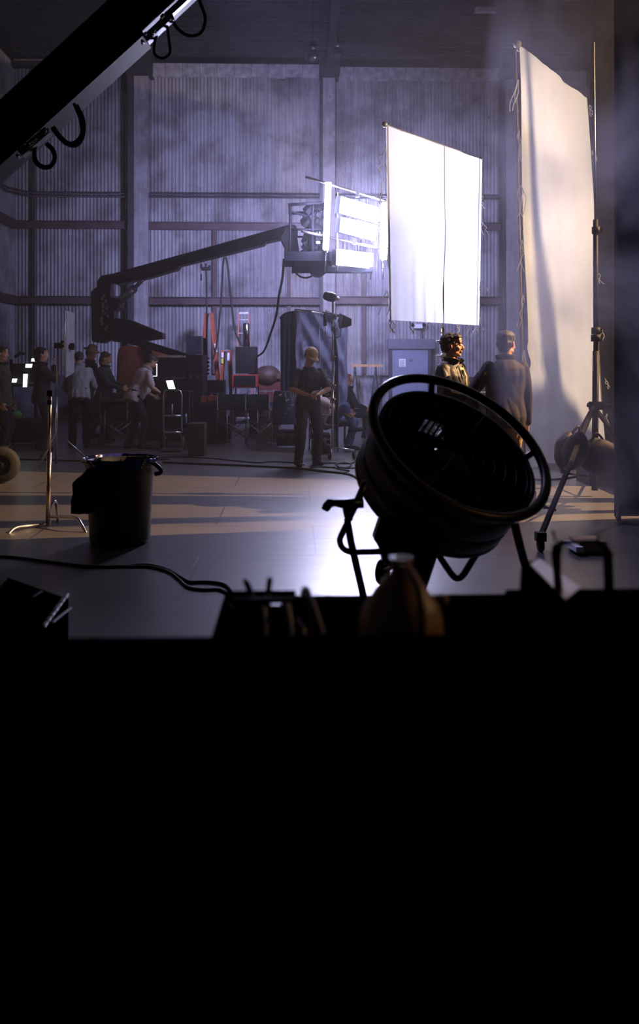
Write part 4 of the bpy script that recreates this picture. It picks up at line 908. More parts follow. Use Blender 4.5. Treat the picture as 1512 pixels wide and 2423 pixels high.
bf = T('draped_frame', 'frame draped with a crumpled dark blue cloth behind the man in the cap', 'draped frame', (P(745, 900, YD).x, YD, 0))
m = MB(); m.tube([P(696, 734, YD), P(772, 742, YD)], .032, 10); m.build('top_pipe', CHROME, bf)
def bfn(u, v):
    px = 700+122*u; py = 738+8*u+(v*(262-20*(1-u)**2)); p = P(px, py, YD)
    sw = .05*sin(v*26-14*max(0,u-.1)**.8-5*u*u)*(1-abs(2*u-1)**3)*(1-v*.55)+.035*sin(u*40+v*4)*v+.03*noise.noise(Vector((u*6, v*9, 0)))+.02*sin(v*14+u*17)
    return p+Vector((.012*sin(v*13), -sw, 0))
m = MB(); m.grid(bfn, 70, 90); m.build('blue_cloth', mat('crumpled_blue_cloth', (.26, .29, .48), .45, 0, .2, 6, .15, 40), bf, solid=.006)
def bfn2(u, v):
    px = 664+40*u; py = 752-12*sin(u*1.5)+v*(245+6*sin(u*5)); p = P(px, py, YD+.15)
    return p+Vector((0, .04*sin(u*22+v*2)+.03*noise.noise(Vector((u*5, v*5, 0))), 0))
m = MB(); m.grid(bfn2, 30, 30); m.build('dark_side_cloth', NAVY, bf, solid=.006)
m = MB(); m.tube([P(664, 753, YD+.2), P(676, 743, YD+.1), P(700, 738, YD)], .03, 8, sm=True); m.tube([P(698, 740, YD+.05), (P(698, 740, YD).x, YD+.1, 0)], .02, 8); m.tube([P(820, 750, YD+.05), (P(816, 740, YD).x, YD+.1, 0)], .02, 8); m.tube([P(772, 742, YD), P(820, 750, YD)], .02, 8); m.build('frame', BLKM, bf)
# jacket hanging on a folding chair, left of the capped man
jk = T('hung_jacket', 'dark blue jacket with white emblems hung behind the man in the cap', 'jacket', (P(672, 1000, 14.6).x, 14.6, .2))
def jfn(u, v):
    a = 2*pi*u; p = P(672+(24+6*v-8*(v-.5)**2)*cos(a), 925+v*78, 14.6); return p+Vector((0, .16*sin(a)+.03*noise.noise(Vector((u*7, v*4, 1))), 0))
m = MB(); m.grid(jfn, 30, 20); m.build('jacket_body', NAVY, jk, solid=.01)
m = MB()
for (x, y, w_, h_) in [(664, 934, 7, 4), (676, 936, 2, 12), (681, 946, 6, 3), (690, 940, 2, 22), (694, 944, 2, 22), (692, 958, 7, 3), (677, 948, 2, 6), (676, 978, 4, 2), (683, 968, 2, 6)]:
    p = P(x, y, 14.36); m.box(p, (w_/137, .01, h_/137), (0, rnd.uniform(-.6, .6), 0))
m.build('white_emblem', PAPER, jk)
def folding_chair(label, px, py, Y, rz_=0, w_=.5, mt=None, cat='chair', group=None, cloth=None):
    q = P(px, py, Y); t = T('folding_chair', label, cat, (q.x, Y, 0), rz_, group); mt = mt or DSTEEL
    h = .45
    for i, (sx, sy) in enumerate(((-1, -1), (1, -1), (-1, 1), (1, 1))):
        m = MB(); m.tube([(sx*w_/2, sy*.22, .0), (sx*w_/2, sy*.22, .62 if sy < 0 else .95)], .011, 8); m.sph((sx*w_/2, sy*.22, .02), .022, 6); m.build('leg', mt, t, local=True)
    for sy in (-.22, .22):
        m = MB(); m.tube([(-w_/2, sy, .08), (w_/2, sy, .42)], .009, 6); m.tube([(w_/2, sy+.01, .08), (-w_/2, sy+.01, .42)], .009, 6); m.build('cross_brace', mt, t, local=True)
    m = MB(); m.grid(lambda u, v: Vector((-w_/2+w_*u, -.22+.44*v, .44-.05*sin(pi*u))), 8, 4); m.build('seat', cloth or DKCL, t, local=True, solid=.008)
    m = MB(); m.grid(lambda u, v: Vector((-w_/2+w_*u, .22+.04*sin(pi*u), .62+.3*v)), 8, 3); m.build('backrest', cloth or DKCL, t, local=True, solid=.008)
    m = MB()
    for sx in (-1, 1): m.tube([(sx*w_/2, -.24, .62), (sx*w_/2, .22, .62)], .014, 6)
    m.build('armrest', mt, t, local=True); return t
folding_chair('dark folding camp chair with crossed legs in the middle of the crew gear', 562, 1050, 15.8, .5, .62, group=None)
folding_chair('folding camp chair with pale metal legs beside the white bucket', 612, 1050, 15.6, .15, .44, DSTEEL)
folding_chair('folding chair under the seated person in jeans', 765, 1050, 14.62, -1.5, .5)
folding_chair('folding chair behind the left-hand crew members', 275, 1050, 15.9, .4, .5)
# buckets, cases, carts
def case(name, label, x0, y0, x1, y1, Y, depth, mt, cat='case', trims=True, rz_=0, group=None):
    a, b = P(x0, y1, Y), P(x1, y0, Y); t = T(name, label, cat, ((a.x+b.x)/2, Y, max(0, a.z)))
    m = MB(); m.bb((a.x, Y, a.z), (b.x, Y+depth, b.z)); m.build('case_body', mt, t, bevel=.012)
    if trims:
        m = MB(); zz = b.z-(b.z-a.z)*.25
        m.bb((a.x-.004, Y-.006, zz-.012), (b.x+.004, Y+.0, zz+.012)); m.build('edge_strip', DSTEEL, t)
        for f in (.3, .7):
            m = MB(); xx = a.x+(b.x-a.x)*f; m.bb((xx-.025, Y-.014, zz-.04), (xx+.025, Y-.004, zz+.03)); m.build('latch', DSTEEL, t)
        m = MB(); xm = (a.x+b.x)/2; zc = (a.z+zz)/2; m.tube([(xm-.07, Y-.01, zc), (xm-.06, Y-.04, zc), (xm+.06, Y-.04, zc), (xm+.07, Y-.01, zc)], .008, 6); m.build('handle', BLK, t)
    return t
def ground_y(Y): return HY+CAMZ*F/Y
bx_ = lambda Y, d=0: 860+3000/Y+d
case('road_case', 'big black road case behind the laptop cart', 345, 846, 440, bx_(16.6), 16.6, 1.0, BLK)
case('road_case', 'tall black equipment cabinet left of the tall orange ladder', 440, 840, 480, bx_(16.9), 16.9, .8, BLKM)
case('road_case', 'low black case in front of the red tool cart', 590, 935, 622, bx_(18.0), 18.0, .6, BLK)
case('wooden_crate', 'upright reddish wooden crate on the floor, right of the hand truck', 445, 1002, 484, bx_(13.7), 13.7, .35, DWOOD, 'crate', False)
case('equipment_case', 'dark case under the crossed-leg camp chair', 505, 985, 545, bx_(16.2), 16.2, .4, BLK)
case('equipment_case', 'black case with pale edges on the floor behind the capped man', 655, 1020, 706, bx_(14.9, -6), 14.9, .4, BLK)
case('equipment_case', 'dark blue case low behind the capped man, beside his legs', 738, 1028, 782, bx_(14.0), 14.0, .45, DKCL)
m = MB(); a = P(441, 838, 17.1); b = P(476, 795, 17.1); m.bb((a.x, 17.1, a.z), (b.x, 17.45, b.z)); m.build('blue_box', mat('dull_blue_box', (.12, .15, .28), .5), label='dull blue box standing on the tall black cabinet', cat='box', bevel=.01)
m = MB(); m.bb(P(375, 845, 16.7), P(434, 841, 16.9)); m.build('pale_board', mat('pale_board', (.6, .5, .45), .6), label='pale board lying across the big black road case', cat='board')
mn = T('monitor', 'dark monitor with a bright outlined screen in front of the road case', 'monitor', P(360, 895, 16.4))
m = MB(); m.bb(P(343, 896, 16.4), P(374, 850, 16.45)); m.build('screen_panel', BLK, mn)
GL = mat('screen_glow', (.8, .85, 1), .4, emit=1.1, ecol=(.8, .85, 1))
m = MB()
for (x0, y0, x1, y1) in [(346, 861, 372, 863), (370, 862, 372, 890), (345, 862, 347, 884), (346, 854, 354, 856), (359, 854, 362, 856), (364, 854, 372, 856), (345, 884, 352, 887), (362, 889, 371, 891)]: m.bb(P(x0, y1, 16.39), P(x1, y0, 16.38))
m.build('lit_lines', GL, mn)
m = MB(); a = P(358, 897, 16.42); m.bar(a, a-Vector((0, 0, .5)), .06, .04); m.build('stand', BLK, mn)
# laptop on hand truck / cart
lp = T('laptop_cart', 'small equipment cart between the bending person and the wooden crate', 'cart', (P(408, 0, 15.0).x, 15.0, 0))
m = MB(); z = P(408, 925, 15).z; m.bb((P(385, 0, 15).x, 14.8, z-.03), (P(452, 0, 15).x, 15.4, z)); m.build('cart_top', BLK, lp)
m = MB(); z2 = P(408, 1030, 15).z; m.bb((P(385, 0, 15).x, 14.8, z2-.05), (P(452, 0, 15).x, 15.4, z2+.1)); m.build('cart_shelf', BLK, lp)
for x in (387, 450):
    for yy in (14.84, 15.36):
        m = MB(); xx = P(x, 0, 15).x; m.tube([(xx, yy, .1), (xx, yy, z)], .015, 8); m.build('leg', BLKM, lp)
        m = MB(); m.lathe((xx-.02, yy, .06), (1, 0, 0), [(0, 0), (.055, 0), (.06, .02), (.055, .04), (0, .04)], 14); m.build('caster', RUB, lp)
lt = T('laptop', 'open laptop with a white glowing screen on the equipment cart', 'laptop', P(405, 925, 15))
m = MB(); a, b, c, d = P(392, 900, 15.1), P(409, 899, 15.1), P(416, 921, 15.0), P(399, 922, 15.0); m.prism([a, b, c, d], (0, .012, 0)); m.build('screen_lid', BLK, lt)
m = MB(); cen = (a+b+c+d)/4; m.prism([cen.lerp(q, .94)+Vector((0, -.008, 0)) for q in (a, b, c, d)], (0, .006, 0)); m.build('lit_screen', mat('laptop_glow', (.9, .95, 1), .4, emit=2.2, ecol=(.85, .92, 1)), lt)
m = MB(); z = P(405, 925, 15).z+.01; m.bb((P(396, 0, 15).x, 14.72, z), (P(418, 0, 15).x, 14.98, z+.02)); m.build('keyboard_base', STEEL, lt)
ht = T('hand_truck', 'upright pale metal hand truck standing before the equipment cart', 'hand truck', (P(408, 0, 14.6).x, 14.6, 0))
m = MB(); pts = [P(387, 1024, 14.6), P(387, 935, 14.6), P(390, 926, 14.6), P(398, 923, 14.6), P(419, 923, 14.6), P(427, 926, 14.6), P(430, 935, 14.6), P(430, 1024, 14.6)]; m.tube(pts, .017, 8); m.build('frame', STEEL, ht)
for py, r in ((984, .022), (1023, .02)):
    m = MB(); m.tube([P(388, py, 14.6), P(429, py, 14.6)], r, 8); m.build('crossbar', STEEL, ht)
m = MB(); m.tube([P(407, 955, 14.6), P(407, 988, 14.6)], .014, 8); m.build('centre_bar', STEEL, ht)
m = MB(); m.bb((P(385, 0, 14.6).x, 14.35, .02), (P(432, 0, 14.6).x, 14.62, .05)); m.bb((P(386, 0, 14.6).x, 14.58, .03), (P(389, 0, 14.6).x, 14.62, .36)); m.bb((P(428, 0, 14.6).x, 14.58, .03), (P(431, 0, 14.6).x, 14.62, .36)); m.build('toe_plate', DSTEEL, ht)
for x in (386, 431):
    m = MB(); xx = P(x, 0, 14.6).x; m.lathe((xx-.02, 14.72, .12), (1, 0, 0), [(0, 0), (.10, 0), (.12, .01), (.12, .04), (0, .05)], 18); m.build('wheel', RUB, ht)
m = MB(); m.cyl(P(439, 1003, 14.9), P(438, 978, 14.9), .035, .03); m.build('water_bottle', mat('blue_bottle', (.10, .25, .4), .2, 0, .1, 5, trans=.4), label='small blue water bottle right of the hand truck', cat='bottle')
# ladders
def ladder(label, bl, tl, tr, br, Y, Ysp, rungs, front=True):
    t = T('step_ladder', label, 'ladder', (P((bl[0]+br[0])/2, 0, Y).x, Y, 0), 0, None)
    if front:   # seen from the front: two rails with rungs
        for (a, b) in ((bl, tl), (br, tr)):
            m = MB(); m.bar(P(*a, Y), P(*b, Y+.35), .035, .07, (0, 1, 0)); m.build('rail', ORANGE, t)
            m = MB(); m.bar(P(a[0]+2, a[1], Y+1.0), P(*b, Y+.4), .03, .05, (0, 1, 0)); m.build('rear_rail', ORANGE, t)
        for i in range(rungs):
            f = (i+.5)/rungs; m = MB(); m.bar(P(*bl, Y).lerp(P(*tl, Y+.35), f), P(*br, Y).lerp(P(*tr, Y+.35), f), .07, .02); m.build('step', DSTEEL, t)
        m = MB(); m.bar(P(*tl, Y+.35), P(*tr, Y+.35), .1, .05); m.build('top_cap', DSTEEL, t)
    else:       # seen from the side: front and rear frames
        top = P((tl[0]+tr[0])/2, tl[1], Y)
        for q, nm in ((bl, 'front_frame'), (br, 'rear_frame')):
            for dy in (0, Ysp):
                tp_ = P(*(tl if nm == 'front_frame' else tr), Y)
                m = MB(); m.bar(P(*q, Y)+Vector((0, dy, 0)), tp_+Vector((0, dy*.7, 0)), .075, .03, (0, 1, 0)); m.build('rail', ORANGE, t)
        for i in range(rungs):
            f = (i+.5)/rungs; a = P(*bl, Y).lerp(P(*tl, Y), f); m = MB(); m.bar(a, a+Vector((0, Ysp*.85, 0)), .08, .02); m.build('step', DSTEEL, t)
        m = MB(); m.bb(P(tl[0]-1, tl[1]+2, Y), P(tr[0]+1, tl[1]-2, Y)+Vector((0, Ysp, 0))); m.build('top_cap', DSTEEL, t)
    return t
l1 = ladder('tallest orange step ladder, seen from the side left of the small ladder', (466, bx_(21.5)), (487, 740), (499, 740), (524, bx_(21.5)), 21.5, .5, 7, False)
for (x0, y0, x1, y1) in [(508, 813, 513, 832)]:
    m = MB(); m.prism([P(507, 813, 21.40), P(511, 813, 21.40), P(514, 833, 21.40), P(509, 833, 21.40)], (0, .02, 0)); m.build('white_sticker', WHITEP, l1)
l2 = ladder('tall orange step ladder behind the black distribution box, seen from the front', (555, bx_(21.8)), (566, 741), (588, 741), (601, bx_(21.8)), 21.8, .5, 8, True)
l3 = ladder('small orange step ladder with white and yellow stickers', (519, bx_(20.9)), (527, 829), (542, 829), (549, bx_(20.9)), 20.9, .4, 5, False)
for (x, y0, y1, mm) in [(526.5, 834, 846, WHITEP), (526, 848, 860, YEL), (540.5, 835, 853, WHITEP)]:
    m = MB(); m.bb(P(x-2.4, y1, 20.86), P(x+2.4, y0, 20.84)); m.build('sticker', mm, l3)
# distribution box on red tool cart
case('distribution_box', 'black distribution box on the red tool cart', 557, 820, 608, 884, 20.0, .5, BLK, 'box', False)
m = MB(); m.lathe(P(583, 821, 20.2), (0, 0, 1), [(0, 0), (.085, 0), (.085, .55), (.07, .57), (0, .57)], 20); m.build('chrome_cylinder', CHROME, label='shiny chrome cylinder standing on the black distribution box', cat='cylinder')
tc_ = T('tool_cart', 'red tool cart under the black distribution box', 'cart', (P(580, 0, 20.0).x, 20.0, 0))
zt_, zb_ = P(0, 886, 20).z, P(0, 915, 20).z; xa, xb = P(551, 0, 20).x, P(611, 0, 20).x
m = MB(); m.bb((xa, 19.7, zb_), (xb, 20.6, zt_)); m.build('red_body', REDM, tc_, bevel=.01)
m = MB(); m.bb((xa+.05, 19.68, zb_+.03), (xb-.05, 19.7, zt_-.03)); m.build('drawer_front', BLK, tc_)
for xx in (xa+.02, xb-.02):
    for yy in (19.74, 20.56):
        m = MB(); m.tube([(xx, yy, .0), (xx, yy, zb_)], .02, 8); m.build('leg', STEEL, tc_)
m = MB(); m.bb((xa, 19.72, zb_-.03), (xb, 19.78, zb_)); m.build('front_rail', STEEL, tc_)
m = MB(); m.bb((xa, 19.75, .25), (xb, 20.5, .55)); m.build('lower_tray', BLK, tc_)
case('tool_chest', 'dark red tool chest right of the red tool cart', 612, 898, 664, bx_(20.3), 20.3, .5, mat('dark_red_enamel', (.10, .02, .02), .4), 'chest')
m = MB(); m.sph(P(633, 888, 20.4), (.32, .3, .24), 12); m.box(P(633, 890, 20.4), (.9, .4, .12)); m.build('covered_machine', DWOOD, label='round brown covered machine on the dark red tool chest', cat='machine')
# assorted dark shapes
case('equipment_box', 'black box behind the orange power tool', 488, 900, 530, bx_(18.5), 18.5, .5, BLKM, 'box')
pt = T('power_tool', 'orange power tool on a stack of dark gear', 'power tool', P(505, 955, 16))
m = MB(); m.bb(P(502, 950, 16), P(516, 936, 16.2)); m.lathe(P(498, 943, 16.1), (0, 1, 0), [(0, -.1), (.07, -.1), (.07, .1), (0, .1)], 16); m.build('motor_housing', ORANGE, pt, bevel=.01)
m = MB(); m.box(P(482, 945, 16.05), (.1, .1, .12)); m.build('handle', ORANGE, pt)
case('gear_crate', 'dark crate carrying the orange power tool', 478, 956, 530, bx_(16.1), 16.0, .5, DKCL, 'crate', False)
bk_ = T('white_bucket', 'white bucket with blue print, left of the hung blue jacket', 'bucket', (P(634, 0, 16.3).x, 16.3, .0))
m = MB(); a = P(634, 982, 16.3); m.lathe(Vector((a.x, 16.3, 0)), (0, 0, 1), [(0, a.z), (.11, a.z), (.125, a.z+.28), (.115, a.z+.28), (.10, a.z+.03)], 20); m.build('pail', WHITEP, bk_)
m = MB(); m.lathe(Vector((a.x, 16.3, 0)), (0, 0, 1), [(.1255, a.z+.18), (.1262, a.z+.25)], 20); m.build('blue_print', mat('blue_print', (.10, .14, .5), .6), bk_)
m = MB(); m.bb((a.x-.2, 16.1, 0), (a.x+.2, 16.5, a.z)); m.build('apple_box', DWOOD, label='wooden apple box under the white bucket', cat='box')
# clamp on a thin stand between ladders
sd = T('light_stand', 'thin stand with a grip head in front of the tallest ladder', 'stand', (P(490, 0, 19).x, 19.0, 0))
m = MB(); m.tube([(P(489, 0, 19).x, 19, 0), P(489, 740, 19), P(487.5, 640, 19)], .018, 8); m.build('pole', BLKM, sd)
m = MB(); p = P(487, 636, 19); m.box(p, (.2, .1, .07)); m.box(p+Vector((-.1, 0, .06)), (.05, .06, .1)); m.box(p+Vector((.08, 0, .03)), (.05, .06, .09)); m.cyl(p, p+Vector((0, 0, .12)), .02); m.bar(P(476, 648, 19), P(476, 664, 19), .03, .03); m.build('grip_head', BLK, sd)
m = MB()
for a in (0, 2.1, 4.2): m.tube([(P(490, 0, 19).x, 19, 1.0), (P(490, 0, 19).x+.45*cos(a), 19+.45*sin(a), .02)], .014, 6)
m.build('tripod_base', BLKM, sd)
sd = T('cable_stand', 'dark stand wrapped with coiled cables beside the tall black cabinet', 'stand', (P(482, 0, 18).x, 18.0, 0))
m = MB(); m.tube([(P(484, 0, 18).x, 18, 0), P(484, 800, 18)], .03, 8); m.build('pole', BLK, sd)
m = MB()
for i in range(5): m.lathe(P(484, 850+i*9, 18), (0, .2, 1), [(.09, 0), (.115, .02), (.09, .04)], 14)
m.build('coiled_cable', RUB, sd)
# sawhorse by the door
sh_ = T('sawhorse', 'wooden sawhorse standing left of the grey door', 'sawhorse', (P(868, 0, 22.6).x, 22.6, 0))
m = MB(); m.bb(P(832, 868, 22.6), P(905, 862, 22.75)); m.build('beam', WOOD, sh_)
for x in (840, 889):
    for q in (-5, 5):
        for dy in (-.25, .4):
            m = MB(); a = P(x, 866, 22.68); m.bar(a, Vector((a.x+q*.03, 22.6+dy, 0)), .03, .02); m.build('leg', DARKST, sh_)
# left stand with pale panel and C-stand
pn = T('panel_stand', 'grip stand holding a narrow grey panel above the crew at left', 'stand', (P(134, 0, 12.6).x, 12.6, 0))
m = MB(); m.tube([(P(133, 0, 12.6).x, 12.6, .02), P(133, 935, 12.6)], .018, 8); m.tube([P(134, 935, 12.6), P(137, 815, 12.6)], .013, 8); m.build('pole', STEEL, pn)
m = MB(); m.prism([P(153, 735, 12.4), P(172, 741, 13.0), P(172, 881, 13.0), P(153, 893, 12.4)], (.02, .02, 0)); m.build('grey_panel', mat('grey_panel', (.30, .29, .33), .7), pn)
m = MB(); m.tube([P(153, 893, 12.4), P(153, 735, 12.4), P(172, 741, 13.0)], .010, 6); m.build('panel_edge', STEEL, pn)
m = MB(); m.box(P(138, 818, 12.6), (.10, .08, .08)); m.bar(P(130, 818, 12.6), P(176, 820, 12.6), .05, .05); m.box(P(168, 820, 12.7), (.09, .08, .1)); m.cyl(P(150, 812, 12.5), P(150, 806, 12.5), .04); m.build('grip_head', BLK, pn)
m = MB()
for a in (.3, 2.4, 4.5): m.tube([(P(133, 0, 12.6).x, 12.6, .5), (P(133, 0, 12.6).x+.5*cos(a), 12.6+.5*sin(a), .02)], .013, 6)
m.build('tripod_base', DSTEEL, pn)
CY = G(114, 1245).y
cs = T('c_stand', 'C-stand with curved steel legs left of the rubbish bin', 'stand', G(114, 1245))
WARMST = mat('brassy_steel', (.55, .45, .38), .3, 1, .15, 20)
m = MB(); m.tube([P(114, 1243, CY), P(116, 1070, CY)], .022, 12); m.build('lower_pole', WARMST, cs)
m = MB(); m.tube([P(116, 1075, CY), P(119, 925, CY)], .016, 12); m.build('upper_pole', WARMST, cs)
m = MB(); m.box(P(119, 930, CY), (.05, .05, .05)); m.box(P(118, 952, CY), (.035, .04, .04)); m.build('collar', BLKM, cs)
m = MB(); m.tube([P(116, 1222, CY), P(150, 1223, CY-.1), P(180, 1226, CY-.2), P(192, 1240, CY-.25), P(204, 1262, CY-.3)], .014, 8, sm=True); m.build('leg', STEEL, cs)
m = MB(); m.tube([P(114, 1240, CY), P(70, 1244, CY-.1), P(35, 1250, CY-.25), P(14, 1272, CY-.35)], .014, 8, sm=True); m.build('leg', DSTEEL, cs)
m = MB(); m.tube([P(116, 1228, CY), P(122, 1196, CY+.1), P(130, 1186, CY+.15), P(134, 1200, CY+.2), P(137, 1234, CY+.2)], .014, 8, sm=True); m.build('leg', STEEL, cs)
# tyre at the far left belonging to a trolley
ty = T('trolley', 'trolley with a worn rubber tyre cut off by the left frame edge', 'trolley', (G(-60, 1140).x, 10.7, 0))
TYR = mat('worn_tyre', (.022, .018, .015), .8, 0, .4, 9, .2)
m = MB(); q = P(4, 1100, 10.7); m.lathe(q+Vector((0, -.06, 0)), (0, 1, 0), [(.13, 0), (.20, 0), (.22, .03), (.22, .10), (.20, .13), (.13, .13), (.13, 0)], 32); m.build('tyre', TYR, ty)
m = MB(); m.lathe(q+Vector((0, -.05, 0)), (0, 1, 0), [(0, 0), (.04, -.01), (.05, .02), (.13, .02), (.13, .11), (0, .11)], 24); m.build('hub', BLKM, ty)
m = MB(); m.bb((q.x-1.2, 10.5, .35), (q.x-.05, 11.1, .43)); m.build('trolley_deck', BLKM, ty)
m = MB(); q2 = q-Vector((.95, 0, 0)); m.lathe(q2+Vector((0, -.06, 0)), (0, 1, 0), [(.13, 0), (.20, 0), (.22, .03), (.22, .10), (.20, .13), (.13, .13), (.13, 0)], 32); m.build('tyre', TYR, ty)
# lit monitors behind the leftmost crew
mc = T('monitor_cart', 'cart of glowing monitors behind the leftmost crew members', 'monitor cart', (P(55, 0, 15.6).x, 15.6, 0))
m = MB(); m.bb(P(22, 1040, 15.6), P(85, 1000, 16.1)); m.tube([(P(26, 0, 15.6).x, 15.7, 0), P(26, 850, 15.7)], .03, 8); m.tube([(P(82, 0, 15.6).x, 15.7, 0), P(82, 850, 15.7)], .03, 8); m.bb(P(25, 915, 15.6), P(84, 908, 16.0)); m.bb((P(22, 0, 15.6).x, 15.6, .05), (P(85, 0, 15.6).x, 16.1, .3)); m.build('cart_frame', BLK, mc)
m = MB(); m.bb(P(30, 905, 15.65), P(80, 860, 15.9)); m.tube([P(35, 845, 15.6), P(48, 836, 15.6), P(62, 838, 15.6)], .03, 8); m.build('equipment_stack', BLKM, mc)
for (x0, y0, x1, y1) in [(60, 861, 76, 870), (74, 848, 86, 855), (54, 885, 65, 916), (28, 896, 40, 905)]:
    m = MB(); m.prism([P(x0, y1, 15.55), P(x1-2, y1, 15.55), P(x1, y0, 15.55), P(x0+1, y0, 15.55)], (0, .02, 0)); m.build('lit_screen', mat('monitor_glow', (.95, 1, .95), .4, emit=2.0, ecol=(.92, 1, .95)), mc)
ZD = P(0, 992, 15.2).z
m = MB(); m.bb((P(22, 0, 15.2).x, 15.2, ZD-.2), (P(85, 0, 15.2).x, 15.7, ZD)); m.build('shelf', BLK, mc)
m = MB(); m.sph((P(38, 0, 15.35).x, 15.4, ZD+.07), (.09, .07, .075), 8); m.build('green_bag', mat('green_bag', (.10, .30, .10), .7), label='small green bundle on the monitor cart', cat='bag')
m = MB(); m.bar((P(32, 0, 15.25).x, 15.25, ZD+.02), (P(46, 0, 15.25).x, 15.25, ZD+.02), .04, .03); m.build('orange_tool', ORANGE, label='small orange tool below the green bundle', cat='tool')
# table by the crew
case('folding_table', 'dark folding table among the left crew with small boxes on it', 235, 946, 300, 952, 15.7, .6, DWOOD, 'table', False)
# cables on the floor
def floor_cable(label, pts, r=.014, cat='cable', m_=None):
    m = MB(); m.tube([G(x, y)+Vector((0, 0, r)) for x, y in pts], r, 6, sm=True); return m.build('floor_cable', m_ or RUB, label=label, cat=cat)
floor_cable('black cable running from the left edge past the bin towards the tool bin', [(-900, 1300), (-500, 1325), (-250, 1310), (-40, 1318), (40, 1322), (120, 1333), (210, 1343), (290, 1343), (345, 1339), (395, 1350), (430, 1370), (450, 1380), (490, 1380), (530, 1386), (550, 1405), (560, 1425), (590, 1480), (650, 1540)], .010)
floor_cable('second black cable parting from the first near the tool bin', [(300, 1344), (350, 1343), (400, 1356), (425, 1375), (445, 1392), (480, 1398), (520, 1398), (545, 1412)], .009)
floor_cable('long black cable crossing the floor from the bin to the fan', [(385, 1096), (480, 1100), (560, 1103), (640, 1107), (700, 1110), (760, 1117), (810, 1122), (835, 1128), (852, 1138), (900, 1160)], .015)
floor_cable('thin cable along the floor in front of the crew gear', [(360, 1085), (440, 1083), (510, 1087), (560, 1092), (610, 1096), (640, 1094), (690, 1096), (720, 1102)], .010)
floor_cable('dark cable lying near the back of the crew gear', [(20, 1088), (120, 1090), (200, 1092), (300, 1090), (400, 1088)], .012)
floor_cable('cable winding in front of the wheeled stand', [(742, 1099), (780, 1097), (830, 1098), (842, 1090), (860, 1086)], .011)
floor_cable('loose cable loops on the floor right of the capped man', [(738, 1103), (770, 1107), (800, 1106), (795, 1100), (815, 1096), (832, 1101), (820, 1108), (796, 1106), (800, 1112), (826, 1115), (815, 1119), (780, 1117), (745, 1113), (736, 1108), (760, 1106), (800, 1109), (845, 1109)], .010)
floor_cable('thin black cable passing behind the foot of the muslin frame', [(1230, 1135), (1280, 1137), (1330, 1135), (1365, 1130), (1420, 1130)], .012)

case('equipment_case', 'black case between the two men near the muslin frame, far behind them', 1100, 893, 1180, bx_(17.5), 17.5, .6, BLK)
case('equipment_case', 'low dark case behind the curly-haired man, carrying a white bag', 985, 967, 1030, bx_(13.8), 13.8, .4, BLK)
m = MB(); a = P(1000, 967, 13.9); m.prism([P(1012, 967, 13.9), P(1028, 967, 13.9), P(1027, 946, 13.9), P(1014, 944, 13.9)], (0, .2, 0)); m.build('white_bag', mat('white_bag_cloth', (.7, .72, .85), .7), label='white bag on the low case behind the curly-haired man', cat='bag', bevel=.01)
# ------------------------------------------------------------------ rubbish bin
bc = G(284, 1284); bc.y = 7.15; BX = P(284, 1100, 7.15).x
bn = T('rubbish_bin', 'round black rubbish bin with a glossy blue liner and a garment hung on its side', 'bin', (BX, 7.15, 0))
BINM = mat('grey_black_bin_plastic', (.03, .034, .044), .5, 0, .2, 6)
m = MB(); m.lathe((BX, 7.15, 0), (0, 0, 1), [(0, .005), (.235, .005), (.25, .03), (.262, .35), (.278, .64), (.29, .66), (.29, .69), (.27, .69), (.262, .6), (.24, .04), (0, .04)], 40); m.build('bin_body', BINM, bn)
def liner(u, v):
    a = 2*pi*u; r = .262+.05*v*(2-v)+.006*sin(a*23)*v+.01*noise.noise(Vector((cos(a)*4, sin(a)*4, v*3)))
    z = .60+.115*sin(pi*min(1, v*.62))-.09*max(0, v-.75)*4*.25+.008*noise.noise(Vector((cos(a)*6, sin(a)*6, v*2+4)))
    return Vector((BX+r*cos(a), 7.15+r*sin(a), z))
m = MB(); m.grid(liner, 90, 10); m.build('liner', mat('glossy_blue_liner', (.03, .04, .26), .2, 0, .2, 10, .1, 30), bn, solid=.002)
m = MB(); m.tube([P(364, 1096, 7.1), P(378, 1108, 7.1), P(380, 1118, 7.1), P(366, 1122, 7.1)], .018, 8, sm=True); m.build('side_handle', BINM, bn)
def coat(u, v):
    p = P(206-34*sin(pi*.5*min(1, v*3)+0)*(.35+.65*(1-u)), 1100+v*(118-8*u), 7.1-.15+.2*u); p += Vector((.0, .03*sin(u*12+v*3), 0)); return p
def coat(u, v):
    wd = 10+42*min(1, v*3.2)**.5; px = 224-wd*(1-u); py = 1100+116*v+26*(1-u)**2*(1-v)**2
    return P(px, py, 6.85+.35*u+.03*sin(v*6+u*11))
m = MB(); m.grid(coat, 16, 20); m.build('hanging_garment', NAVY, bn, solid=.03)
# ------------------------------------------------------------------ drum fan
FYc = 5.0
axis = Vector((.36*cos(YAW)-.567*sin(YAW), -.567, .74)).normalized()
fa, _, fu = frame(axis)
cD = P(1047, 1120, FYc); cR = P(1090, 1050, FYc-.25)
FANM = mat('fan_black_enamel', (.010, .010, .011), .38, 0, .3, 8)
fn_ = T('drum_fan', 'large black drum fan on a tubular wheeled stand, tilted upwards', 'fan', (cD.x, FYc, 0))
RD = .492
def hitwall(px, py):
    o_ = Vector((0, 0, CAMZ)); d_ = (P(px, py, 5)-o_).normalized(); w0 = o_-cD
    dp = d_-axis*d_.dot(axis); wp = w0-axis*w0.dot(axis)
    a_, b_, c_ = dp.dot(dp), 2*dp.dot(wp), wp.dot(wp)-RD*RD
    t_ = (-b_+sqrt(max(0, b_*b_-4*a_*c_)))/(2*a_); h = w0+d_*t_
    return atan2(h.dot(fu), h.dot(fa)), h.dot(axis)
th0, zz0 = hitwall(972, 1052); th1, zz1 = hitwall(1040, 1058); zm = (zz0+zz1)/2
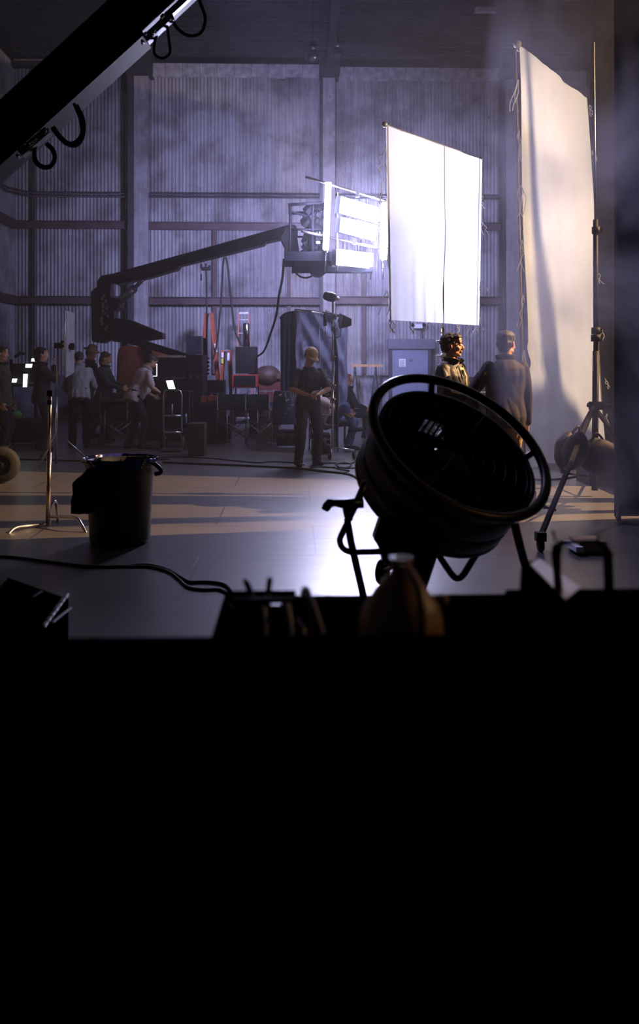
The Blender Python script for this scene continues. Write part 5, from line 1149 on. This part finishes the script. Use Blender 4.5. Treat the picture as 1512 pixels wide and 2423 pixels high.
tl, th = min(th0, th1), max(th0, th1); NA = 240
m = MB(); zm = -.07; rows = [-.15, zm-.055, zm+.055, .14, .19]
for r_ in range(len(rows)-1):
    za_, zb_ = rows[r_], rows[r_+1]
    for k_ in range(NA):
        t0, t1 = 2*pi*k_/NA-pi, 2*pi*(k_+1)/NA-pi; tm_ = (t0+t1)/2
        slot = abs((za_+zb_)/2-zm) < .02 and tl-.03 < tm_ < th+.03 and ((tm_-tl+.03)/(th-tl+.06)*5) % 1 < .62
        if slot: continue
        m.add([cD+axis*z+(fa*cos(t)+fu*sin(t))*RD for t, z in ((t0, za_), (t1, za_), (t1, zb_), (t0, zb_))], [(0, 1, 2, 3)], True)
m.build('drum', FANM, fn_, solid=.008)
m = MB(); m.lathe(cD, axis, [(RD*.97, .18), (RD*1.02, .18), (RD*1.02, .20), (RD*.97, .20), (RD*.97, .18)], 64); m.lathe(cD, axis, [(RD*.9, -.16), (RD*1.01, -.16), (RD*1.01, -.14), (RD*.9, -.14), (RD*.9, -.16)], 64); m.build('drum_rim', FANM, fn_)
m = MB(); bk0 = cD-axis*.15
m.lathe(bk0, axis, [(0, -.05), (.15, -.05), (.30, -.03), (.485, 0)], 48)
m.build('rear_louvre', FANM, fn_, solid=.006)
m = MB(); m.lathe(cD-axis*.14, axis, [(0, 0), (.12, 0), (.13, .03), (.13, .22), (.10, .26), (0, .26)], 24); mo = m.build('motor', FANM, fn_)
ctr = cD+axis*.05
for i in range(4):
    m = MB(); a0 = i*pi/2+.9
    def bl(u, v):
        a = a0+(u-.5)*.75*(.8+.3*v)*.8; r = .12+.32*v; return ctr+(fa*cos(a)+fu*sin(a))*r+axis*((u-.5)*.12*(1-.3*v))
    m.grid(bl, 8, 6); m.build('blade', FANM, fn_, solid=.006)
m = MB()
for r in (.10, .17, .24, .31, .38, .45, .48):
    m.tube([cD+axis*.20+(fa*cos(t)+fu*sin(t))*r for t in [2*pi*i/40 for i in range(40)]], .0035, 5, closed=True)
for i in range(8):
    t = 2*pi*i/8+.2; m.tube([cD+axis*.20+(fa*cos(t)+fu*sin(t))*.05, cD+axis*.20+(fa*cos(t)+fu*sin(t))*.487], .004, 5)
m.build('front_grille', FANM, fn_)
# hoop standing proud of the drum on struts
RR = .546
cR = cD+axis*.315+fa*.01
hoop_c = P(1090, 1048, (cD+axis*.30).y)
pts = [hoop_c+(fa*cos(2*pi*i/72)+fu*sin(2*pi*i/72))*RR for i in range(72)]
HOOPM = mat('hoop_dark_bronze', (.03, .018, .010), .38, .3, .3, 10)
m = MB(); m.tube(pts, .029, 12, closed=True); hp_ = m.build('hoop', HOOPM, fn_)
cdr = cD+axis*.18
for i in range(4):
    t = 1.8+1.53*i; d_ = fa*cos(t)+fu*sin(t); m = MB(); m.tube([cdr+d_*.485, hoop_c+d_*RR], .019, 8); m.build('strut', FANM, fn_)
# stand
FT = 4.62
def fp(x, y, Y=FT): return P(x, y, Y)
m = MB(); m.tube([fp(866, 1140), fp(848, 1180), fp(822, 1232), fp(830, 1280), fp(862, 1420), fp(876, 1505)], .021, 10); m.build('stand_leg', FANM, fn_)
m = MB(); m.tube([fp(818, 1196), fp(826, 1232)], .023, 10); m.tube([fp(822, 1236), fp(810, 1262), fp(804, 1278), fp(810, 1296), fp(830, 1306), fp(860, 1306), fp(940, 1304)], .017, 10, sm=True); m.build('stand_bend', FANM, fn_)
m = MB(); m.tube([fp(860, 1190), fp(815, 1192), fp(792, 1190), fp(780, 1190), fp(772, 1200), fp(768, 1207)], [.028, .026, .02, .026, .026, .02], 10); m.build('tilt_knob', FANM, fn_)
m = MB(); m.prism([fp(900, 1225), fp(884, 1275), fp(899, 1300), fp(905, 1330), fp(1003, 1395), fp(1036, 1300), fp(1060, 1240)], (0, .10, 0)); m.build('centre_bracket', FANM, fn_, bevel=.006)
m = MB(); q = fp(1020, 1380, 4.8); m.tube([fp(1030, 1300, 4.75), fp(1000, 1390, 4.75), fp(976, 1488, 4.75)], .024, 8); m.build('stand_leg', FANM, fn_)
m = MB(); m.tube([fp(1030, 1300, 4.9), fp(1052, 1335, 4.9), fp(1070, 1360, 4.9), fp(1082, 1368, 4.9), fp(1096, 1360, 4.9), fp(1118, 1325, 4.9), fp(1138, 1292, 4.9)], .020, 10, sm=True); m.build('stand_hook', FANM, fn_)
m = MB(); m.tube([fp(1218, 1240, 4.7), fp(1232, 1300, 4.7), fp(1252, 1370, 4.6), fp(1272, 1515, 4.55)], .024, 10); m.build('stand_leg', FANM, fn_)
wc = G(905, 1383); wq = Vector((wc.x, wc.y, .088))
m = MB(); wa = Vector((.85, -.5, 0)); m.lathe(wq-wa*.02, wa, [(.055, 0), (.08, 0), (.088, .01), (.088, .03), (.08, .04), (.055, .04), (.055, 0)], 28); whl = m.build('wheel', RUB, fn_)
m = MB(); m.lathe(wq-wa*.02, wa, [(0, .005), (.02, .005), (.02, .035), (0, .035)], 14)
for i in range(5):
    t = 2*pi*i/5; w1, _, w2 = frame(wa); m.bar(wq, wq+(w1*cos(t)+w2*sin(t))*.06, .012, .012)
m.build('wheel_spokes', FANM, whl)
m = MB(); m.tube([wq, fp(950, 1330, 4.9), fp(940, 1304)], .015, 8); m.build('axle_arm', FANM, fn_)
# orange striped caster peeping out right of the fan
m = MB(); q = G(1258, 1208); m.lathe(q+Vector((-.03, 0, .055)), (.9, -.4, 0), [(0, 0), (.03, 0), (.05, 0), (.055, .01), (.055, .04), (.05, .05), (0, .05)], 18); m.bar(q+Vector((0, 0, .05)), q+Vector((.02, 0, .20)), .05, .05)
m.build('yellow_caster', mat('yellow_caster_paint', (.55, .32, .05), .4), label='yellow caster wheel on the floor right of the fan', cat='caster')
# ------------------------------------------------------------------ low black case at the lower left
lc = T('latched_case', 'black hard case with a chrome hinge at the lower left of the floor', 'case', (G(80, 1560).x, 4.1, 0))
LY = 4.1
m = MB(); m.prism([P(-60, 1412, 4.35), P(60, 1396, 4.35), P(168, 1440, 4.0), P(166, 1520, 4.0), P(-60, 1620, 4.0)], (0, .3, 0))
m = MB(); zt0 = .26
c0_, c1_, c2_, c3_ = P(-80, 1440, 4.1), P(103, 1482, 4.0), P(162, 1402, 4.45), P(20, 1392, 4.9)
base = [Vector((p.x, p.y, 0)) for p in (c0_, c1_, c2_, c3_)]
m.prism([b+Vector((0, 0, .0)) for b in base], (0, 0, .27)); m.build('case_body', VEL, lc)
m = MB(); a, b = P(103, 1482, 3.98), P(160, 1404, 4.43)
for i in range(7): m.bar(a.lerp(b, i/7+.01), a.lerp(b, (i+.82)/7), .016, .012)
m.build('hinge', CHROME, lc)
for q_ in ((P(125, 1472, 4.0), P(168, 1438, 4.3)), (P(132, 1438, 4.1), P(142, 1429, 4.15))): m = MB(); m.bar(*q_, .008, .008); m.build('edge_trim', STEEL, lc)
m = MB(); m.bar(P(78, 1412, 4.3), P(100, 1399, 4.4), .006, .006); m.build('handle', STEEL, lc)
# ------------------------------------------------------------------ black-draped worktables nearest the camera
TZ = .75
BT = mat('black_table_cloth', (.0022, .0024, .0028), 1, 0, .3, 8, 0, None, 0)
y1t = CAMZ; YF = F*(CAMZ-TZ)/(1409-HY)
t1 = T('work_table', 'black-covered worktable in front of the fan', 'table', (P(1000, 0, YF).x+.1, 2.3, 0))
xl_, xr_ = P(530, 0, YF).x, P(530, 0, YF).x+2.1
m = MB(); m.bb((xl_, 1.98, TZ-.03), (xr_, YF, TZ)); m.build('table_top', BT, t1)
def skirt(x0, x1, y0, y1, z):
    m = MB(); c = [(x0, y0), (x1, y0), (x1, y1), (x0, y1)]
    for i in range(4):
        a, b = Vector((*c[i], 0)), Vector((*c[(i+1) % 4], 0)); n_ = (b-a).normalized().cross(Vector((0, 0, 1)))
        m.grid(lambda u, v: a.lerp(b, u)+n_*(.004+.012*sin(u*40)*v)+Vector((0, 0, z-(z-.02)*v)), 50, 4)
    return m
skirt(xl_+.02, xr_-.02, 2.0, YF-.02, TZ-.01).build('table_skirt', BT, t1)
t2 = T('work_table', 'wide black-covered worktable added nearest the camera to carry the black foreground case', 'table', (0, 1.3, 0))  # table added to hold the black case
m = MB(); m.bb((-1.15, .55, TZ-.03), (1.45, 1.95, TZ)); m.build('table_top', VEL, t2)
skirt(-1.13, 1.43, .57, 1.93, TZ-.01).build('table_skirt', VEL, t2)
ZC = .90; YC = F*(CAMZ-ZC)/(1504-HY)  # added black case stands in for the dark the foreground fades into
t3 = T('equipment_case', 'very wide matt black cloth-covered case added to black out the bottom of the picture', 'case', (0, 1.3, TZ))
m = MB(); m.bb((-1.1, .62, TZ+.001), (1.4, YC, ZC)); m.build('case_body', VEL, t3)
m = MB(); m.bb((-1.1, .612, TZ+.09), (1.4, .62, TZ+.11)); m.build('lid_seam', VEL, t3)
# tool bin with protruding tools
TB = 2.35
tb = T('tool_bin', 'black open tool bin on the worktable with tools sticking out', 'tool bin', P(610, 1520, TB))
m = MB(); zt_ = P(600, 1424, TB).z; xa, xb = P(527, 0, TB).x, P(700, 0, TB).x
xa2 = xa
for (p0, p1) in [((xa, TB-.12, TZ), (xb, TB-.112, zt_)), ((xa, TB+.112, TZ), (xb, TB+.12, zt_)), ((xa, TB-.12, TZ), (xa+.012, TB+.12, zt_)), ((xb-.012, TB-.12, TZ), (xb, TB+.12, zt_)), ((xa, TB-.12, TZ+.001), (xb, TB+.12, TZ+.008))]: m.bb(p0, p1)
m.build('bin_shell', BT, tb, bevel=.003)
m = MB(); m.bar(P(543, 1500, TB-.13), P(543, 1430, TB-.13), .014, .006, (0, 1, 0)); m.build('chrome_edge', STEEL, tb)
m = MB(); m.tube([P(527, 1505, TB-.13), P(527, 1440, TB-.13), P(533, 1426, TB-.13), P(550, 1422, TB-.13), P(700, 1420, TB-.13)], .008, 8); m.build('rim', BLK, tb)
def tool(label, pts, r, mt, name='tool', cat='tool'):
    m = MB(); m.tube([P(x, y, Y) for x, y, Y in pts], r, 10); return m.build(name, mt, label=label, cat=cat)
tool('dark screwdriver leaning left out of the tool bin', [(578, 1371, 2.40), (583, 1380, 2.39), (605, 1425, 2.35), (612, 1500, 2.33)], [.005, .009, .008, .006], BLK, 'screwdriver', 'screwdriver')
tool('dark-handled marker standing upright in the tool bin', [(640, 1364, 2.36), (638, 1372, 2.36), (632, 1425, 2.35), (626, 1500, 2.33)], [.006, .009, .009, .008], mat('brown_handle', (.07, .04, .025), .5), 'marker', 'marker')
tool('white pencil in front of the marker in the tool bin', [(624, 1435, 2.2), (628, 1480, 2.2), (628, 1520, 2.2)], .006, WHITEP, 'pencil', 'pencil')
tool('white rod leaning in the middle of the tool bin', [(678, 1417, 2.25), (687, 1470, 2.22), (690, 1520, 2.2)], .007, WHITEP, 'rod', 'rod')
tool('long pale rod leaning right beside the wooden brush', [(737, 1414, 2.22), (752, 1460, 2.2), (765, 1500, 2.18)], .006, mat('pale_rod', (.6, .58, .62), .4), 'rod', 'rod')
tool('short dull rod between the two white rods', [(704, 1462, 2.2), (718, 1492, 2.18), (724, 1515, 2.17)], .005, DSTEEL, 'rod', 'rod')
wb = T('wooden_brush', 'wooden-handled brush standing beside the tool bin', 'brush', P(722, 1520, 2.33))
m = MB(); m.prism([P(711, 1402, 2.33), P(718, 1391, 2.33), P(728, 1391, 2.33), P(737, 1405, 2.33), P(735, 1420, 2.33), P(738, 1560, 2.33), P(708, 1560, 2.33)], (0, .03, 0)); m.build('wooden_handle', DWOOD, wb, bevel=.006)
m = MB(); m.bar(P(724, 1412, 2.31), P(721, 1392, 2.31), .012, .006, (0, 1, 0)); m.build('white_tape', WHITEP, wb)
m = MB(); m.prism([P(640, 1432, 2.3), P(665, 1432, 2.3), P(676, 1480, 2.3), P(652, 1490, 2.3)], (0, .02, 0)); m.build('steel_plate', DSTEEL, label='dull steel plate inside the tool bin', cat='plate')
# plastic jug
JY = 2.0; jc = P(949, 1500, JY)
jg = T('plastic_jug', 'translucent plastic jug without a cap on the worktable', 'jug', (jc.x, JY, TZ))
JM = mat('cloudy_plastic', (.62, .36, .20), .42, 0, .12, 5, 0, None, .4, trans=.12); 
def jug(u, v):
    # height profile
    prof = [(0, 0), (.085, 0), (.098, .015), (.100, .10), (.098, .16), (.088, .195), (.066, .232), (.044, .262), (.030, .278), (.0245, .288), (.0245, .31), (.027, .312), (.027, .322), (.021, .323)]
    i = v*(len(prof)-1); a = int(min(i, len(prof)-2)); f = i-a; r = prof[a][0]*(1-f)+prof[a+1][0]*f; z = prof[a][1]*(1-f)+prof[a+1][1]*f
    t = 2*pi*u; e = 1 if z > .24 else 1-.06*(1-abs(cos(2*t)))
    return Vector((jc.x+r*e*cos(t), JY+r*e*sin(t), TZ+z*.90))
m = MB(); m.grid(jug, 64, 52); m.build('jug_body', JM, jg)
m = MB(); m.tube([(jc.x+.012, JY-.03, TZ+.265), (jc.x+.030, JY-.075, TZ+.235), (jc.x+.034, JY-.105, TZ+.19), (jc.x+.034, JY-.11, TZ+.13), (jc.x+.03, JY-.095, TZ+.09)], .013, 10, sm=True); m.build('jug_handle', JM, jg)
# black crate with handle and white label on the right
RY = 2.3
rc = T('crate_with_handle', 'black plastic crate with an arched handle at the lower right', 'crate', P(1370, 1540, RY))
za = TZ+.002
cr0 = [P(1228, 1395, 2.25), P(1262, 1345, 2.40), P(1345, 1392, 2.42), P(1620, 1385, 2.45), P(1620, 1450, 2.1), P(1228, 1450, 2.1)]
m = MB(); x0, x1 = P(1224, 0, 2.3).x, P(1224, 0, 2.3).x+.62; zr = P(1300, 1392, 2.45).z
m.bb((x0, 2.08, za), (x1, 2.45, zr)); m.build('crate_body', BT, rc, bevel=.01)
def PZ(px, py, z): g_ = G(px, py); c_ = Vector((0, 0, CAMZ)); return c_.lerp(g_, (CAMZ-z)/CAMZ)
zl = .872
lq = [PZ(1255, 1336, zl), PZ(1277, 1323, zl+.004), PZ(1373, 1391, zl+.004), PZ(1338, 1419, zl)]
bq = [PZ(1232, 1342, zl-.004), PZ(1256, 1326, zl-.004), PZ(1374, 1400, zl-.004), PZ(1352, 1440, zl-.004), PZ(1226, 1440, zl-.004)]
m = MB(); m.prism(bq, (0, 0, -(zl-.004-TZ-.002))); m.build('slanted_block', BT, rc)
m = MB(); m.prism(lq, (0, 0, .0015)); m.build('white_label', mat('satin_white_tape', (.80, .78, .88), .42, .85, .08, 9, .05, 30), rc)
m = MB(); m.tube([P(1318, 1350, 2.33), P(1316, 1315, 2.33), P(1318, 1295, 2.33), P(1328, 1285, 2.33), P(1350, 1283, 2.33), P(1410, 1281, 2.33), P(1428, 1288, 2.33), P(1438, 1308, 2.33), P(1441, 1400, 2.33)], [.012, .015, .015, .009, .006, .006, .010, .014, .014], 10); m.tube([P(1318, 1350, 2.33), P(1322, 1400, 2.33)], .012, 8); m.build('handle', BLK, rc)
for (x, y) in ((1309, 1260), (1323, 1282), (1415, 1270)):
    m = MB(); m.sph(P(x, y, 2.31), .006, 8); m.cyl(P(x, y, 2.32), P(x+5, y+20, 2.33), .004, n=6); m.build('chrome_bolt', CHROME, rc)
m = MB(); q = G(1375, 1303); m.bar(G(1340, 1297)+Vector((0, 0, .05)), G(1372, 1316)+Vector((0, 0, .05)), .06, .04); m.build('white_lath', WHITEP, label='short white lath on the floor seen through the crate handle', cat='board')
m = MB(); a = G(1400, 1312); m.bb((a.x-.1, a.y, 0), (a.x+.12, a.y+.25, .1)); m.build('wood_block', WOOD, label='small wooden block on the floor seen through the crate handle', cat='block', bevel=.005)

lamp_body('small warm lamp right of the worktables, outside the frame', FILL_P, (.7, 3.0, 1.0), .05, .03)

lamp_body('blue back light hung high over the set, above the frame', BACK_P, (2.6, 7.2, 1.6), .12, .16, 1)  # body of the added smoke light, unseen above the frame

m = MB(); q = P(1040, 1412, 2.6); m.lathe((q.x, 2.6, TZ), (0, 0, 1), [(.03, 0), (.032, .02), (.028, .033), (0, .038)], 20); m.build('round_cap', mat('brown_cap', (.12, .05, .025), .5), label='small brown round cap lying right of the plastic jug', cat='cap')
lamp_body('small warm lamp beyond the key lamp, aimed at the two men', (8.2, 10.9, 2.3), (1.2, 9.6, 1.45), .06, .06)
lamp_body('small warm lamp furthest right, aimed at the crew', (7.6, 11.4, 3.6), (-.6, 13.4, 1.2), .06, .06)
